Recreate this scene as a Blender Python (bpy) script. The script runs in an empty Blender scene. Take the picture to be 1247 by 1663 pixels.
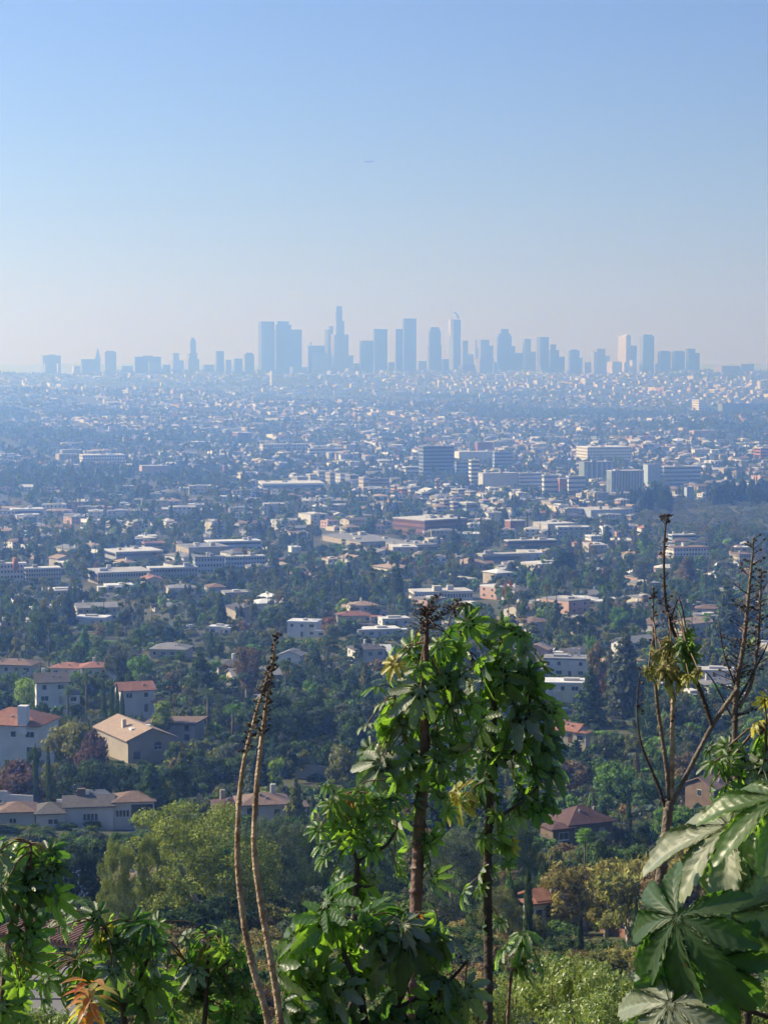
import bpy, bmesh, math, random
import numpy as np
from mathutils import Vector, Matrix, Euler

# ------------------------------------------------------------------ camera, world, sun, exposure
SC = bpy.context.scene
COL = SC.collection
R = math.radians
F, CX, CY, HZ, CZ = 3390.0, 623.5, 831.5, 585.0, 150.0     # focal length and centre in photo pixels, eye height
PITCH = math.atan((CY - HZ) / F)
SUN_AZ, SUN_EL = -74.0, 34.0                                # degrees from the view direction (left is minus), height

cd = bpy.data.cameras.new('camera')
cam = bpy.data.objects.new('camera', cd); COL.objects.link(cam)
cam.location = (0, 0, CZ); cam.rotation_euler = (math.pi/2 - PITCH, 0, 0)
cd.sensor_fit = 'HORIZONTAL'; cd.sensor_width = 36.0; cd.lens = F / 1247.0 * 36.0
cd.clip_start = 0.1; cd.clip_end = 120000.0
SC.camera = cam

W = bpy.data.worlds.new('World'); SC.world = W; W.use_nodes = True
nt = W.node_tree; nt.nodes.clear()
wo = nt.nodes.new('ShaderNodeOutputWorld'); bg = nt.nodes.new('ShaderNodeBackground'); sk = nt.nodes.new('ShaderNodeTexSky')
sk.sky_type = 'NISHITA'; sk.sun_disc = False
sk.sun_elevation = R(SUN_EL); sk.sun_rotation = R(SUN_AZ)
sk.altitude = 2000.0; sk.air_density = 1.0; sk.dust_density = 0.4; sk.ozone_density = 4.0
bg.inputs['Strength'].default_value = 0.062
tn = nt.nodes.new('ShaderNodeMix'); tn.data_type = 'RGBA'; tn.blend_type = 'MULTIPLY'; tn.inputs['Factor'].default_value = 1.0
SKY_BALANCE = (0.81, 0.85, 1.28)      # the camera's cool white balance
tn.inputs['B'].default_value = (*SKY_BALANCE, 1); nt.links.new(sk.outputs[0], tn.inputs['A']); nt.links.new(tn.outputs['Result'], bg.inputs[0]); nt.links.new(bg.outputs[0], wo.inputs[0])

sd = bpy.data.lights.new('sun', 'SUN'); sd.energy = 5.0; sd.angle = R(0.5); sd.color = (1.0, 0.93, 0.82)
sun = bpy.data.objects.new('sun', sd); COL.objects.link(sun)
_sdir = Vector((math.sin(R(SUN_AZ))*math.cos(R(SUN_EL)), math.cos(R(SUN_AZ))*math.cos(R(SUN_EL)), math.sin(R(SUN_EL))))
sun.rotation_euler = _sdir.to_track_quat('Z', 'Y').to_euler(); sun.location = (-60, 30, CZ + 60)

SC.view_settings.view_transform = 'Standard'; SC.view_settings.look = 'None'
SC.view_settings.exposure = 0.70; SC.view_settings.gamma = 1.0; SC.view_settings.use_curve_mapping = False
SC.render.engine = 'CYCLES'
SC.cycles.max_bounces = 6; SC.cycles.diffuse_bounces = 2; SC.cycles.glossy_bounces = 1
SC.cycles.transmission_bounces = 3; SC.cycles.volume_bounces = 4; SC.cycles.transparent_max_bounces = 4
SC.cycles.use_denoising = True
try: SC.cycles.denoiser = 'OPENIMAGEDENOISE'
except Exception: pass
SC.cycles.sample_clamp_indirect = 6.0

HAZE_DENSITY, HAZE_COLOR, HAZE_ANISO = 3.2e-4, (0.25, 0.46, 1.0), 0.6

# ------------------------------------------------------------------ view geometry
cP, sP = math.cos(PITCH), math.sin(PITCH)
def ray(px, py):
    u = (px - CX) / F; v = (CY - py) / F
    return (u, cP + v*sP, -sP + v*cP)
def at(px, py, y):
    r = ray(px, py); s = y / r[1]
    return Vector((r[0]*s, y, CZ + r[2]*s))
def proj(x, y, z):
    zz = z - CZ
    depth = y*cP - zz*sP; up = y*sP + zz*cP
    return CX + F*x/depth, CY - F*up/depth

_D = [(-400,-160),(-60,-22),(0,1.7),(6,3.2),(12,6.5),(25,13),(40,20),(60,27),(80,32),(100,36),(140,43.5),(185,54),(250,68),(300,77),(350,84),
      (400,89.3),(450,92),(500,93.5),(600,99),(700,103.5),(900,112.5),(1200,124),(1500,134),(2000,142),(2500,146),(3000,148.5),(4000,146),
      (5000,137),(6000,124),(7000,106),(8000,84),(8800,64),(9300,57),(9800,72),(11000,130),(14000,168),(20000,176),(62000,180)]
_DX = np.array([a for a, b in _D], float); _DY = np.array([b for a, b in _D], float)
_cx = np.concatenate([np.arange(-400, 1500, 2.0), np.arange(1500, 62000, 20.0)])
_cy = np.interp(_cx, _DX, _DY)
def _sm(a, k):
    p = np.pad(a, k, mode='edge'); return np.convolve(p, np.ones(2*k+1)/(2*k+1), 'valid')
_c1 = _sm(_cy, 6)
def terr(x, y):
    """ground height, arrays or floats"""
    x = np.asarray(x, float); y = np.asarray(y, float)
    d = np.interp(y, _cx, _c1)
    a = np.clip((y - 500) / 1500, 0, 1) * 2.2 + np.clip((y - 3200) / 3000, 0, 1) * 9.0
    a = a * np.where(y > 14000, 0.4, 1.0)
    n = np.sin(x*0.0065 + y*0.0021 + 1.3) * np.cos(y*0.0043 + x*0.0013) + 0.5*np.sin(x*0.013 + 2.0 + y*0.0031) * np.sin(y*0.0071 + 0.5)
    l = np.clip((y - 4200)/2500, 0, 1) * np.clip((9000 - y)/1500, 0, 1) * 15.0 * np.sin(x*0.0021 + y*0.0013 + 2.2)
    near = np.clip(1 - np.abs(y - 250)/250, 0, 1) * 1.2 * np.sin(x*0.06 + y*0.05)
    return CZ - d + a*n + l + near
def tz(x, y): return float(terr(x, y))
def hit(px, py, y0=60.0, y1=12000.0):
    """where the sight line through a photo pixel meets the ground"""
    ys = np.geomspace(y0, y1, 1500)
    r = ray(px, py); s = ys / r[1]
    z = CZ + r[2]*s; g = terr(r[0]*s, ys)
    k = np.nonzero(z < g)[0]
    i = int(k[0]) if len(k) else len(ys) - 1
    y = float(ys[i]); return (float(r[0]*y/r[1]), y, tz(r[0]*y/r[1], y))

# ------------------------------------------------------------------ materials
MATS = {}
def mat(name, col, rough=0.8, var=0.15, scale=3.0, bump=0.0, bscale=20.0, spec=0.3, metal=0.0, objvar=0.0, col2=None, emit=None):
    if name in MATS: return MATS[name]
    m = bpy.data.materials.new(name); m.use_nodes = True; n = m.node_tree; N = n.nodes; L = n.links
    b = N['Principled BSDF']; b.inputs['Roughness'].default_value = rough; b.inputs['Metallic'].default_value = metal
    b.inputs['Specular IOR Level'].default_value = spec
    tc = N.new('ShaderNodeTexCoord')
    no = N.new('ShaderNodeTexNoise'); no.inputs['Scale'].default_value = scale; no.inputs['Detail'].default_value = 5
    L.new(tc.outputs['Object'], no.inputs['Vector'])
    mx = N.new('ShaderNodeMix'); mx.data_type = 'RGBA'
    c2 = col2 or tuple(c*(1-2*var) for c in col)
    c1 = col if col2 else tuple(min(1, c*(1+var*0.6)) for c in col)
    mx.inputs['A'].default_value = (*c1, 1); mx.inputs['B'].default_value = (*c2, 1)
    rp = N.new('ShaderNodeMapRange'); rp.inputs['From Min'].default_value = 0.35; rp.inputs['From Max'].default_value = 0.68
    L.new(no.outputs['Fac'], rp.inputs['Value']); L.new(rp.outputs[0], mx.inputs['Factor'])
    out = mx.outputs['Result']
    if objvar:
        oi = N.new('ShaderNodeObjectInfo'); mr = N.new('ShaderNodeMapRange')
        mr.inputs['To Min'].default_value = 1 - objvar; mr.inputs['To Max'].default_value = 1 + objvar*0.5
        L.new(oi.outputs['Random'], mr.inputs['Value'])
        vm = N.new('ShaderNodeVectorMath'); vm.operation = 'SCALE'; L.new(out, vm.inputs[0]); L.new(mr.outputs[0], vm.inputs['Scale']); out = vm.outputs[0]
    L.new(out, b.inputs['Base Color'])
    if bump:
        n2 = N.new('ShaderNodeTexNoise'); n2.inputs['Scale'].default_value = bscale; n2.inputs['Detail'].default_value = 6
        L.new(tc.outputs['Object'], n2.inputs['Vector'])
        bp = N.new('ShaderNodeBump'); bp.inputs['Strength'].default_value = bump; bp.inputs['Distance'].default_value = 0.05
        L.new(n2.outputs['Fac'], bp.inputs['Height']); L.new(bp.outputs[0], b.inputs['Normal'])
    MATS[name] = m; return m

def tile_mat(name, col, col2, period=0.45, rough=0.8):
    """roof tile rows: relief and slight colour breaks along the slope"""
    if name in MATS: return MATS[name]
    m = mat(name, col, rough, scale=1.2, col2=col2, objvar=0.2)
    N = m.node_tree.nodes; L = m.node_tree.links; b = N['Principled BSDF']
    tc = N.new('ShaderNodeTexCoord'); wv = N.new('ShaderNodeTexWave'); wv.bands_direction = 'DIAGONAL'
    wv.inputs['Scale'].default_value = 1/period; wv.inputs['Distortion'].default_value = 1.0
    L.new(tc.outputs['Object'], wv.inputs['Vector'])
    bp = N.new('ShaderNodeBump'); bp.inputs['Strength'].default_value = 0.1; bp.inputs['Distance'].default_value = 0.06
    L.new(wv.outputs['Fac'], bp.inputs['Height']); L.new(bp.outputs[0], b.inputs['Normal'])
    return m

def attr_mat(name, rough=0.8, spec=0.25, inst=False):
    """takes its colour from the mesh's own colour attribute"""
    m = bpy.data.materials.new(name); m.use_nodes = True; N = m.node_tree.nodes; L = m.node_tree.links
    b = N['Principled BSDF']; b.inputs['Roughness'].default_value = rough; b.inputs['Specular IOR Level'].default_value = spec
    a = N.new('ShaderNodeAttribute'); a.attribute_name = 'tint'; L.new(a.outputs['Color'], b.inputs['Base Color'])
    MATS[name] = m; return m

def foliage_mat(name, source='OBJECT', trans=0.3, gloss=0.12):
    """leaf clusters: the plant's own colour, each cluster a little different"""
    m = bpy.data.materials.new(name); m.use_nodes = True; N = m.node_tree.nodes; L = m.node_tree.links
    for k in list(N): N.remove(k)
    o = N.new('ShaderNodeOutputMaterial')
    if source == 'OBJECT':
        c = N.new('ShaderNodeObjectInfo').outputs['Color']
    else:
        a = N.new('ShaderNodeAttribute'); a.attribute_type = 'INSTANCER'; a.attribute_name = 'tint'; c = a.outputs['Color']
    g = N.new('ShaderNodeNewGeometry')
    hs = N.new('ShaderNodeHueSaturation'); L.new(c, hs.inputs['Color'])
    mr = N.new('ShaderNodeMapRange'); mr.inputs['To Min'].default_value = 0.55; mr.inputs['To Max'].default_value = 1.5
    L.new(g.outputs['Random Per Island'], mr.inputs['Value']); L.new(mr.outputs[0], hs.inputs['Value'])
    tc = N.new('ShaderNodeTexCoord'); no = N.new('ShaderNodeTexNoise'); no.inputs['Scale'].default_value = 0.5; no.inputs['Detail'].default_value = 2
    L.new(tc.outputs['Object'], no.inputs['Vector'])
    m2 = N.new('ShaderNodeMapRange'); m2.inputs['To Min'].default_value = 0.475; m2.inputs['To Max'].default_value = 0.525
    L.new(no.outputs['Fac'], m2.inputs['Value']); L.new(m2.outputs[0], hs.inputs['Hue'])
    d = N.new('ShaderNodeBsdfDiffuse'); t = N.new('ShaderNodeBsdfTranslucent')
    L.new(hs.outputs[0], d.inputs[0])
    h2 = N.new('ShaderNodeHueSaturation'); h2.inputs['Hue'].default_value = 0.485; h2.inputs['Value'].default_value = 1.3; h2.inputs['Saturation'].default_value = 1.1
    L.new(hs.outputs[0], h2.inputs['Color']); L.new(h2.outputs[0], t.inputs[0])
    x = N.new('ShaderNodeMixShader'); x.inputs[0].default_value = trans
    L.new(d.outputs[0], x.inputs[1]); L.new(t.outputs[0], x.inputs[2]); last = x
    if gloss:
        gl = N.new('ShaderNodeBsdfGlossy'); gl.inputs['Roughness'].default_value = 0.45; gl.inputs['Color'].default_value = (0.8, 0.85, 0.75, 1)
        x2 = N.new('ShaderNodeMixShader'); x2.inputs[0].default_value = gloss * 0.4
        L.new(x.outputs[0], x2.inputs[1]); L.new(gl.outputs[0], x2.inputs[2]); last = x2
    L.new(last.outputs[0], o.inputs[0]); MATS[name] = m; return m

# ------------------------------------------------------------------ mesh helpers
class MB:
    def __init__(s): s.v = []; s.f = []; s.m = []; s.c = []
    def poly(s, pts, faces, mi=0, c=None):
        o = len(s.v); s.v += [tuple(p) for p in pts]
        for f in faces: s.f.append(tuple(i+o for i in f)); s.m.append(mi); s.c.append(c)
        return s
    def box(s, x0, x1, y0, y1, z0, z1, mi=0, c=None, top=None, M=None):
        p = [(x0,y0,z0),(x1,y0,z0),(x1,y1,z0),(x0,y1,z0),(x0,y0,z1),(x1,y0,z1),(x1,y1,z1),(x0,y1,z1)]
        if M is not None: p = [M @ Vector(q) for q in p]
        s.poly(p, [(0,3,2,1),(0,1,5,4),(1,2,6,5),(2,3,7,6),(3,0,4,7)], mi, c)
        s.f.append(tuple(i+len(s.v)-8 for i in (4,5,6,7))); s.m.append(mi); s.c.append(top if top is not None else c)
        return s
    def tube(s, pts, rad, n=6, mi=0, cap=True):
        pts = [Vector(p) for p in pts]
        if not hasattr(rad, '__len__'): rad = [rad]*len(pts)
        o = len(s.v); prev = None
        for i, p in enumerate(pts):
            t = (pts[min(i+1, len(pts)-1)] - pts[max(i-1, 0)]); t = t.normalized() if t.length > 1e-9 else Vector((0,0,1))
            if prev is None:
                a = t.cross(Vector((0,1,0.01))); a = a.normalized() if a.length > 1e-4 else Vector((1,0,0))
            else:
                a = prev - t*prev.dot(t); a.normalize()
            prev = a; b = t.cross(a)
            for k in range(n):
                q = 2*math.pi*k/n; w = p + (a*math.cos(q) + b*math.sin(q))*rad[i]; s.v.append(tuple(w))
        for i in range(len(pts)-1):
            for k in range(n):
                k2 = (k+1) % n
                s.f.append((o+i*n+k, o+i*n+k2, o+(i+1)*n+k2, o+(i+1)*n+k)); s.m.append(mi); s.c.append(None)
        if cap:
            s.f.append(tuple(o+k for k in reversed(range(n)))); s.m.append(mi); s.c.append(None)
            s.f.append(tuple(o+(len(pts)-1)*n+k for k in range(n))); s.m.append(mi); s.c.append(None)
        return s
    def mesh(s, name, mats, smooth=False):
        me = bpy.data.meshes.new(name); me.from_pydata(s.v, [], s.f)
        for m in (mats if isinstance(mats, (list, tuple)) else [mats]): me.materials.append(m)
        if any(s.m): me.polygons.foreach_set('material_index', s.m)
        if smooth: me.polygons.foreach_set('use_smooth', [True]*len(s.f))
        if any(c is not None for c in s.c):
            a = me.attributes.new('tint', 'FLOAT_COLOR', 'CORNER'); arr = []
            for f, c in zip(s.f, s.c):
                q = (*(c or (0.3,0.3,0.3)), 1.0); arr.extend(q*len(f))
            a.data.foreach_set('color', arr)
        me.update(); return me
    def build(s, name, mats, parent=None, smooth=False):
        return link(name, s.mesh(name, mats, smooth), parent)

def link(name, data, parent=None, loc=None):
    o = bpy.data.objects.new(name, data); COL.objects.link(o)
    if parent is not None: o.parent = parent
    if loc is not None: o.location = loc
    return o

NAMED = []      # every labelled thing: [object, base label, photo x, photo y]
def tag(o, label=None, cat=None, group=None, kind=None, pix=None):
    if label: o['label'] = label
    if cat: o['category'] = cat
    if group: o['group'] = group
    if kind: o['kind'] = kind
    if label and cat: NAMED.append([o, label, *(pix or (0, 0))])
    return o
def thing(name, label, cat, loc=(0,0,0), rz=0.0, group=None, pix=None):
    e = bpy.data.objects.new(name, None); COL.objects.link(e); e.empty_display_size = 0.5
    e.location = loc; e.rotation_euler = (0, 0, rz)
    return tag(e, label, cat, group, None, pix)
def struct(o): o['kind'] = 'structure'; return o
def copy_tree(o, parent=None):
    c = o.copy(); COL.objects.link(c); c.parent = parent
    for ch in o.children: copy_tree(ch, c)
    return c

# ------------------------------------------------------------------ ground, haze
def grid_sheet(name, ys, nx, xf, m, zoff=0.0):
    ys = np.asarray(ys); t = np.linspace(-1, 1, nx)
    X = np.outer(xf(ys), t); Y = np.repeat(ys[:, None], nx, 1); Z = terr(X, Y) + zoff
    v = np.stack([X, Y, Z], -1).reshape(-1, 3)
    i = np.arange((len(ys)-1)*(nx-1)); r = i // (nx-1); c = i % (nx-1); a = r*nx + c
    f = np.stack([a, a+1, a+nx+1, a+nx], -1)
    me = bpy.data.meshes.new(name); me.from_pydata(v.tolist(), [], f.tolist()); me.materials.append(m)
    me.polygons.foreach_set('use_smooth', [True]*len(f)); me.update()
    return link(name, me)
gm = mat('ground_soil', (0.065, 0.08, 0.035), 0.95, scale=0.05, col2=(0.13, 0.12, 0.075), spec=0.1)
gN, gL = gm.node_tree.nodes, gm.node_tree.links
_ys = np.concatenate([np.arange(-400, 0, 20), np.arange(0, 1200, 8), np.geomspace(1200, 11000, 190), np.geomspace(11200, 62000, 30)])
struct(grid_sheet('ground', _ys, 161, lambda y: 250 + 0.45*np.abs(y), gm))

hb = MB(); X1 = 31000.0
hb.box(-X1, X1, -520, 63000, -60, CZ + 800)
hz = hb.build('haze', [], None); hz['kind'] = 'stuff'
hm = bpy.data.materials.new('haze_air'); hm.use_nodes = True; hm.node_tree.nodes.clear()
ho = hm.node_tree.nodes.new('ShaderNodeOutputMaterial'); hv = hm.node_tree.nodes.new('ShaderNodeVolumePrincipled')
hv.inputs['Color'].default_value = (*HAZE_COLOR, 1); hv.inputs['Density'].default_value = HAZE_DENSITY
hv.inputs['Anisotropy'].default_value = HAZE_ANISO; hv.inputs['Absorption Color'].default_value = (1, 1, 1, 1)
hm.node_tree.links.new(hv.outputs[0], ho.inputs['Volume']); hz.data.materials.append(hm)
# ------------------------------------------------------------------ skyline towers
def tower_mat(name, glass, frame, sx=0.22, sz=0.28):
    """curtain wall: rows and columns of glass between mullions"""
    m = bpy.data.materials.new(name); m.use_nodes = True; N = m.node_tree.nodes; L = m.node_tree.links
    b = N['Principled BSDF']; tc = N.new('ShaderNodeTexCoord'); br = N.new('ShaderNodeTexBrick')
    mp = N.new('ShaderNodeMapping'); mp.inputs['Rotation'].default_value = (R(90), 0, 0)
    L.new(tc.outputs['Object'], mp.inputs[0]); L.new(mp.outputs[0], br.inputs['Vector'])
    br.offset = 0.0; br.inputs['Scale'].default_value = 1.0; br.inputs['Brick Width'].default_value = 1/sx; br.inputs['Row Height'].default_value = 1/sz
    br.inputs['Mortar Size'].default_value = 0.9; br.inputs['Mortar Smooth'].default_value = 0.0
    br.inputs['Color1'].default_value = (*glass, 1); br.inputs['Color2'].default_value = (*[c*1.25 for c in glass], 1); br.inputs['Mortar'].default_value = (*frame, 1)
    L.new(br.outputs['Color'], b.inputs['Base Color']); b.inputs['Roughness'].default_value = 0.5
    MATS[name] = m; return m
TM = {'dark': tower_mat('tower_dark', (0.07,0.09,0.12), (0.13,0.14,0.15)), 'stone': tower_mat('tower_stone', (0.14,0.15,0.17), (0.34,0.32,0.29)),
      'pale': tower_mat('tower_pale', (0.25,0.27,0.29), (0.62,0.60,0.56)), 'blue': tower_mat('tower_blue', (0.10,0.15,0.22), (0.22,0.26,0.30))}
M_WHITE = mat('white_wall', (0.72,0.71,0.68), 0.75, 0.06)
GRP_T = 'office towers of the downtown skyline'
def tower(label, tiers, d, m='dark', base=612.0, lit=0.22, phi=20.0, mast=None, cat='tower', group=GRP_T, extra=None):
    """tiers: (px left, px right, top row, part name); the first tier stands on the ground, others on top of or inside it"""
    x0, x1 = tiers[0][0], tiers[0][1]; cxp = (x0 + x1)/2
    p = at(cxp, base, d); gz = tz(p.x, d); ph = R(phi)
    t = thing('skyscraper' if (base - min(a[2] for a in tiers)) > 45 else 'tower_block', label, cat, (p.x, d, gz), 0, group, (cxp, base-20))
    T0 = (x1-x0)*d/F; D0 = lit*T0/math.sin(ph)
    for k, q in enumerate(tiers):
        a, b, yt = q[:3]; nm = q[3] if len(q) > 3 else ('shaft' if k == 0 else 'setback')
        l, r = at(a, yt, d), at(b, yt, d); T = r.x - l.x
        wd = (1-lit)*T/math.cos(ph); dp = min(lit*T/math.sin(ph), D0*0.98 - 0.6*k) if k else D0
        cxm = (l.x + r.x)/2 - p.x
        zt = l.z - gz
        mb = MB(); M = Matrix.Translation((cxm, 0.13*k, 0)) @ Matrix.Rotation(ph, 4, 'Z')
        z0 = -12 if k == 0 else -11 + 0.3*k
        if nm in ('crown', 'spire'):
            z0 = zt - (q[4] if len(q) > 4 else 20)*d/F
            tp = q[5] if len(q) > 5 else 0.6
            v = [M @ Vector((sx*wd/2*s, sy*dp/2*s, z)) for z, s in ((z0, 1), (zt, tp)) for sx, sy in ((-1,-1),(1,-1),(1,1),(-1,1))]
            mb.poly(v, [(0,3,2,1),(4,5,6,7),(0,1,5,4),(1,2,6,5),(2,3,7,6),(3,0,4,7)])
        elif nm == 'round_shaft':
            n = 16; v = []
            for z, s in ((z0, 1), (zt-2.5*d/F, 1), (zt, 0.8)):
                for i in range(n):
                    g = 2*math.pi*i/n; v.append(M @ Vector((math.cos(g)*T/2*s, math.sin(g)*T/2*s*0.7, z)))
            fs = [(j*n+i, j*n+(i+1)%n, (j+1)*n+(i+1)%n, (j+1)*n+i) for j in range(2) for i in range(n)] + [tuple(range(2*n, 3*n))]
            mb.poly(v, fs)
        else:
            mb.box(-wd/2, wd/2, -dp/2, dp/2, z0, zt, M=M)
        mm = q[6] if len(q) > 6 else m
        mb.build(nm, TM[mm], t)
    for (mx, my0, my1, w) in (mast or []):
        a, b = at(mx, my0, d), at(mx, my1, d)
        MB().tube([(a.x-p.x, 0, b.z-gz-3), (a.x-p.x, 0, a.z-gz)], [w, w*0.5], 6).build('mast', TM['pale'], t)
    if extra: extra(t, p, gz, d)
    return t
tower('broad dark slab tower with a thin sunlit left edge, leftmost of the tallest cluster', [(419,446,522)], 9350, lit=.24)
tower('wide dark tower with stepped roof, right of the sunlit slab tower', [(446,490,535),(447,473,527),(450,469,521.5)], 9450, lit=.06)
tower('low dark block with small rooftop turret, right of the wide stepped tower', [(499,527,561),(503,506,555,'crown',5)], 9500, lit=.08)
tower('pale squat office block in front of the round crowned tallest tower', [(507,535,573)], 9300, 'stone', lit=.12)
tower('slim tower with a bright white left face beside the tallest tower', [(527,541,535),(533,541,529.5)], 9480, lit=.42)
tower('tallest tower of the skyline, stepped shaft under a round crown', [(537,566,543),(566,574,577,'podium'),(543,559,521,'setback'),(544,556,500,'round_shaft'),(544.5,555.5,497,'crown',3,0.97)], 9400, 'stone', lit=.2)
tower('grey office slab left of the taller flat slab tower', [(584,607,553)], 9420, lit=.14)
tower('flat topped slab tower standing directly right of a shorter grey slab', [(606,629,534),(606,617,536.5,'setback',0,0,'stone')], 9520, lit=.1)
tower('shoulder tower attached left of the tall square tower', [(642,655,534)], 9500, lit=.1)
tower('tall square dark tower with a white sign corner at its roof', [(654,676,517),(654.5,658,520,'crown',3,1.0,'pale')], 9460, lit=.1)
tower('rounded dark tower tapering at the top, alone between two taller towers', [(694.5,717,560),(695.5,716,539),(696.5,715,534.5,'setback'),(698,713.5,531,'crown',4,0.9)], 9400, lit=.14)
def sail(t, p, gz, d):
    mb = MB(); pts = []
    for k in range(10):
        s = k/9; q = at(736 + 8.0*math.sin(s*1.5), 507 + 11*(1-math.cos(s*1.5)), d); pts.append((q.x-p.x, 0, q.z-gz))
    mb.tube(pts, [2,2.6,3,3.4,3.8,4.2,4.6,5,5.2,5.4], 6); mb.build('roof_sail', TM['dark'], t)
tower('tall glass tower with a needle spire and a curved roof sail', [(729,748,519),(728.6,738,518.2,'crown',27,1.0,'pale')], 9550, 'blue', lit=.35, mast=[(733,489,517,1.1)], extra=sail)  # pale upper left tier paints in the sunlit side of the shaft
tower('slim stepped tower just right of the spire tower', [(749,760,553),(758,769,575)], 9500, 'stone', lit=.2)
tower('brown tower with a pale left face right of the spire tower', [(772,794,551.5),(793,801,561)], 9480, 'stone', lit=.36)
tower('pale low office box in front of the brown tower', [(770,802,582)], 9200, 'stone', lit=.25)
tower('stepped tower with a narrow square cap and a lower right wing', [(807,831,546),(829,836.5,562),(809,829,541.5),(813,826,534)], 9450, lit=.1)
tower('low dark connecting block right of the square capped tower', [(835,850,573)], 9500, lit=.1)
tower('narrow cream and blue tower with a darker wing behind', [(848,870,571),(849,862,550)], 9420, 'stone', lit=.2)
tower('upright slab tower with flat roof in the middle right of the skyline', [(872,891,547)], 9300, lit=.25)
tower('shorter tower with a stepped right side beside the upright slab', [(891,908,568),(893,903,559),(907,917,579)], 9450, lit=.1)
tower('compact dark tower with small plant room, alone right of the upright slab', [(923,941,569),(926,938,567.5),(940,946,581)], 9400, lit=.12)
tower('two part tower with paler left half near the white tower', [(960,973,571),(964,984,566),(983,990,578)], 9500, 'stone', lit=.3)
tower('bright white sunlit tower left of the tallest right hand tower', [(1005,1023,545),(1012,1022,543)], 9350, 'pale', lit=.55)
tower('mid height glass block leaning on the bright white tower', [(1022,1034,561)], 9400, 'blue', lit=.1)
tower('small sunlit block in front of the bright white tower', [(986,1009,587)], 9150, 'pale', lit=.3)
tower('pair of low cream wings in front of the bright white tower', [(1009,1017,588),(1021,1035,585)], 9200, 'pale', lit=.5)
tower('tallest tower at the right end, dark with a rounded roof edge', [(1039,1062,546),(1040,1060,543,'crown',3,0.9)], 9200, 'blue', lit=.18)
tower('rounded apartment tower, leftmost of three alike at the right end', [(1068,1089,571),(1069,1088,569.5,'crown',2,0.8)], 9300, lit=.15)
tower('rounded apartment tower, middle one of three alike at the right end', [(1090.5,1112,571),(1092,1111,569.5,'crown',2,0.8)], 9320, lit=.15)
tower('rounded apartment tower with a lower step, last of three at the right end', [(1114,1136,573),(1114,1129,566)], 9300, lit=.15)
tower('wide hazy block with a raised centre at the left end of the skyline', [(67,99,577),(78,90,575.5)], 9200, 'stone', lit=.15, base=609)
tower('slim pointed spire tower over a low base far to the left', [(131,163,583),(154,163.5,565,'spire',18,0.1)], 9600, lit=.1, base=609)
tower('pale rounded block right of the pointed spire tower', [(169,189,571.5),(171,187,569.5,'crown',2.5,0.85)], 9500, 'stone', lit=.12)
tower('broad dark block with a paler lower wing, left of the city hall tower', [(219,261,579),(232,248,577.5)], 9100, 'dark', lit=.04, base=610)
tower('pale lower wing standing before the broad dark block', [(241,261,588)], 9050, 'stone', lit=.1, base=610)
tower('small stepped tower between the broad block and the city hall tower', [(276,299,585),(279.5,291,573)], 9400, 'stone', lit=.25)
tower('stepped city hall tower with a narrow pyramid top and broad shoulders', [(301,324,583),(303.5,321,573),(307,318.5,553),(308,317.5,548,'crown',5,0.45)], 9300, 'stone', lit=.25)
tower('single slab tower right of the city hall tower', [(350,364,570)], 9300, lit=.2)
tower('low block among hazy roofs right of the single slab tower', [(365,376,584)], 9350, 'stone', lit=.2)
tower('middle height hazy block between the single slab tower and the tall slabs', [(379,394,582)], 9330, lit=.2)
tower('stepped tower just left of the tall dark slabs', [(396,413,575),(399,410,572.5)], 9450, lit=.15)
tower('low pale block with sunlit left strip at the skyline left', [(116,131,594),(92,98.5,590)], 8950, 'pale', lit=.35, base=610)
tower('low cream box at the left foot of the wide hazy block', [(71,77,590)], 8900, 'pale', lit=.4, base=608)
tower('small cream tower at the foot of the tall dark slabs', [(438,445,602)], 7400, 'pale', lit=.5, base=616)
tower('cream hilltop block far right of the skyline', [(1160,1205,594),(1196,1224,591)], 9000, 'stone', lit=.2, base=611)
tower('low cream tower before the three rounded towers', [(1118,1131,610)], 7600, 'pale', lit=.5, base=627)
tower('small cream cube right of the low cream tower', [(1142,1153,613)], 7500, 'pale', lit=.4, base=627)
tower('cream block with balconies below the compact dark tower', [(943,959,614)], 7200, 'pale', lit=.4, base=632)
tower('narrow white block at the right edge of the far hill', [(1230,1237,618)], 7000, 'pale', lit=.5, base=634)
for i, (a, b, y, w) in enumerate([(415,432,600,'left front corner of the broad dark slab tower'),(574,584,590,'right foot of the tallest tower'),(629,641,588,'gap before the shoulder tower'),(676,693,586,'right foot of the tall square tower'),(717,729,583,'left foot of the spire tower'),
        (800,808,588,'left foot of the square capped tower'),(946,960,588,'gap right of the compact dark tower'),(1146,1156,600,'right of the last rounded tower'),(470,500,596,'foot of the wide stepped tower'),(560,590,598,'gap between the tallest tower and a grey slab'),
        (745,772,592,'foot of the slim stepped tower'),(870,905,596,'foot of the upright slab tower'),(1062,1070,590,'gap before the first rounded tower'),(1088,1094,598,'gap between the first two rounded towers'),(196,216,594,'right of the pale rounded block'),(330,348,592,'right of the city hall tower'),(262,277,592,'right of the broad block with a lower wing')]):
    tower('low hazy block at the '+w if w[:5] != 'right' or 'foot' in w else 'low hazy block just '+w, [(a,b,y)], 9050+i*17, ['stone','dark','blue'][i%3], lit=.2, base=612)

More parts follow.
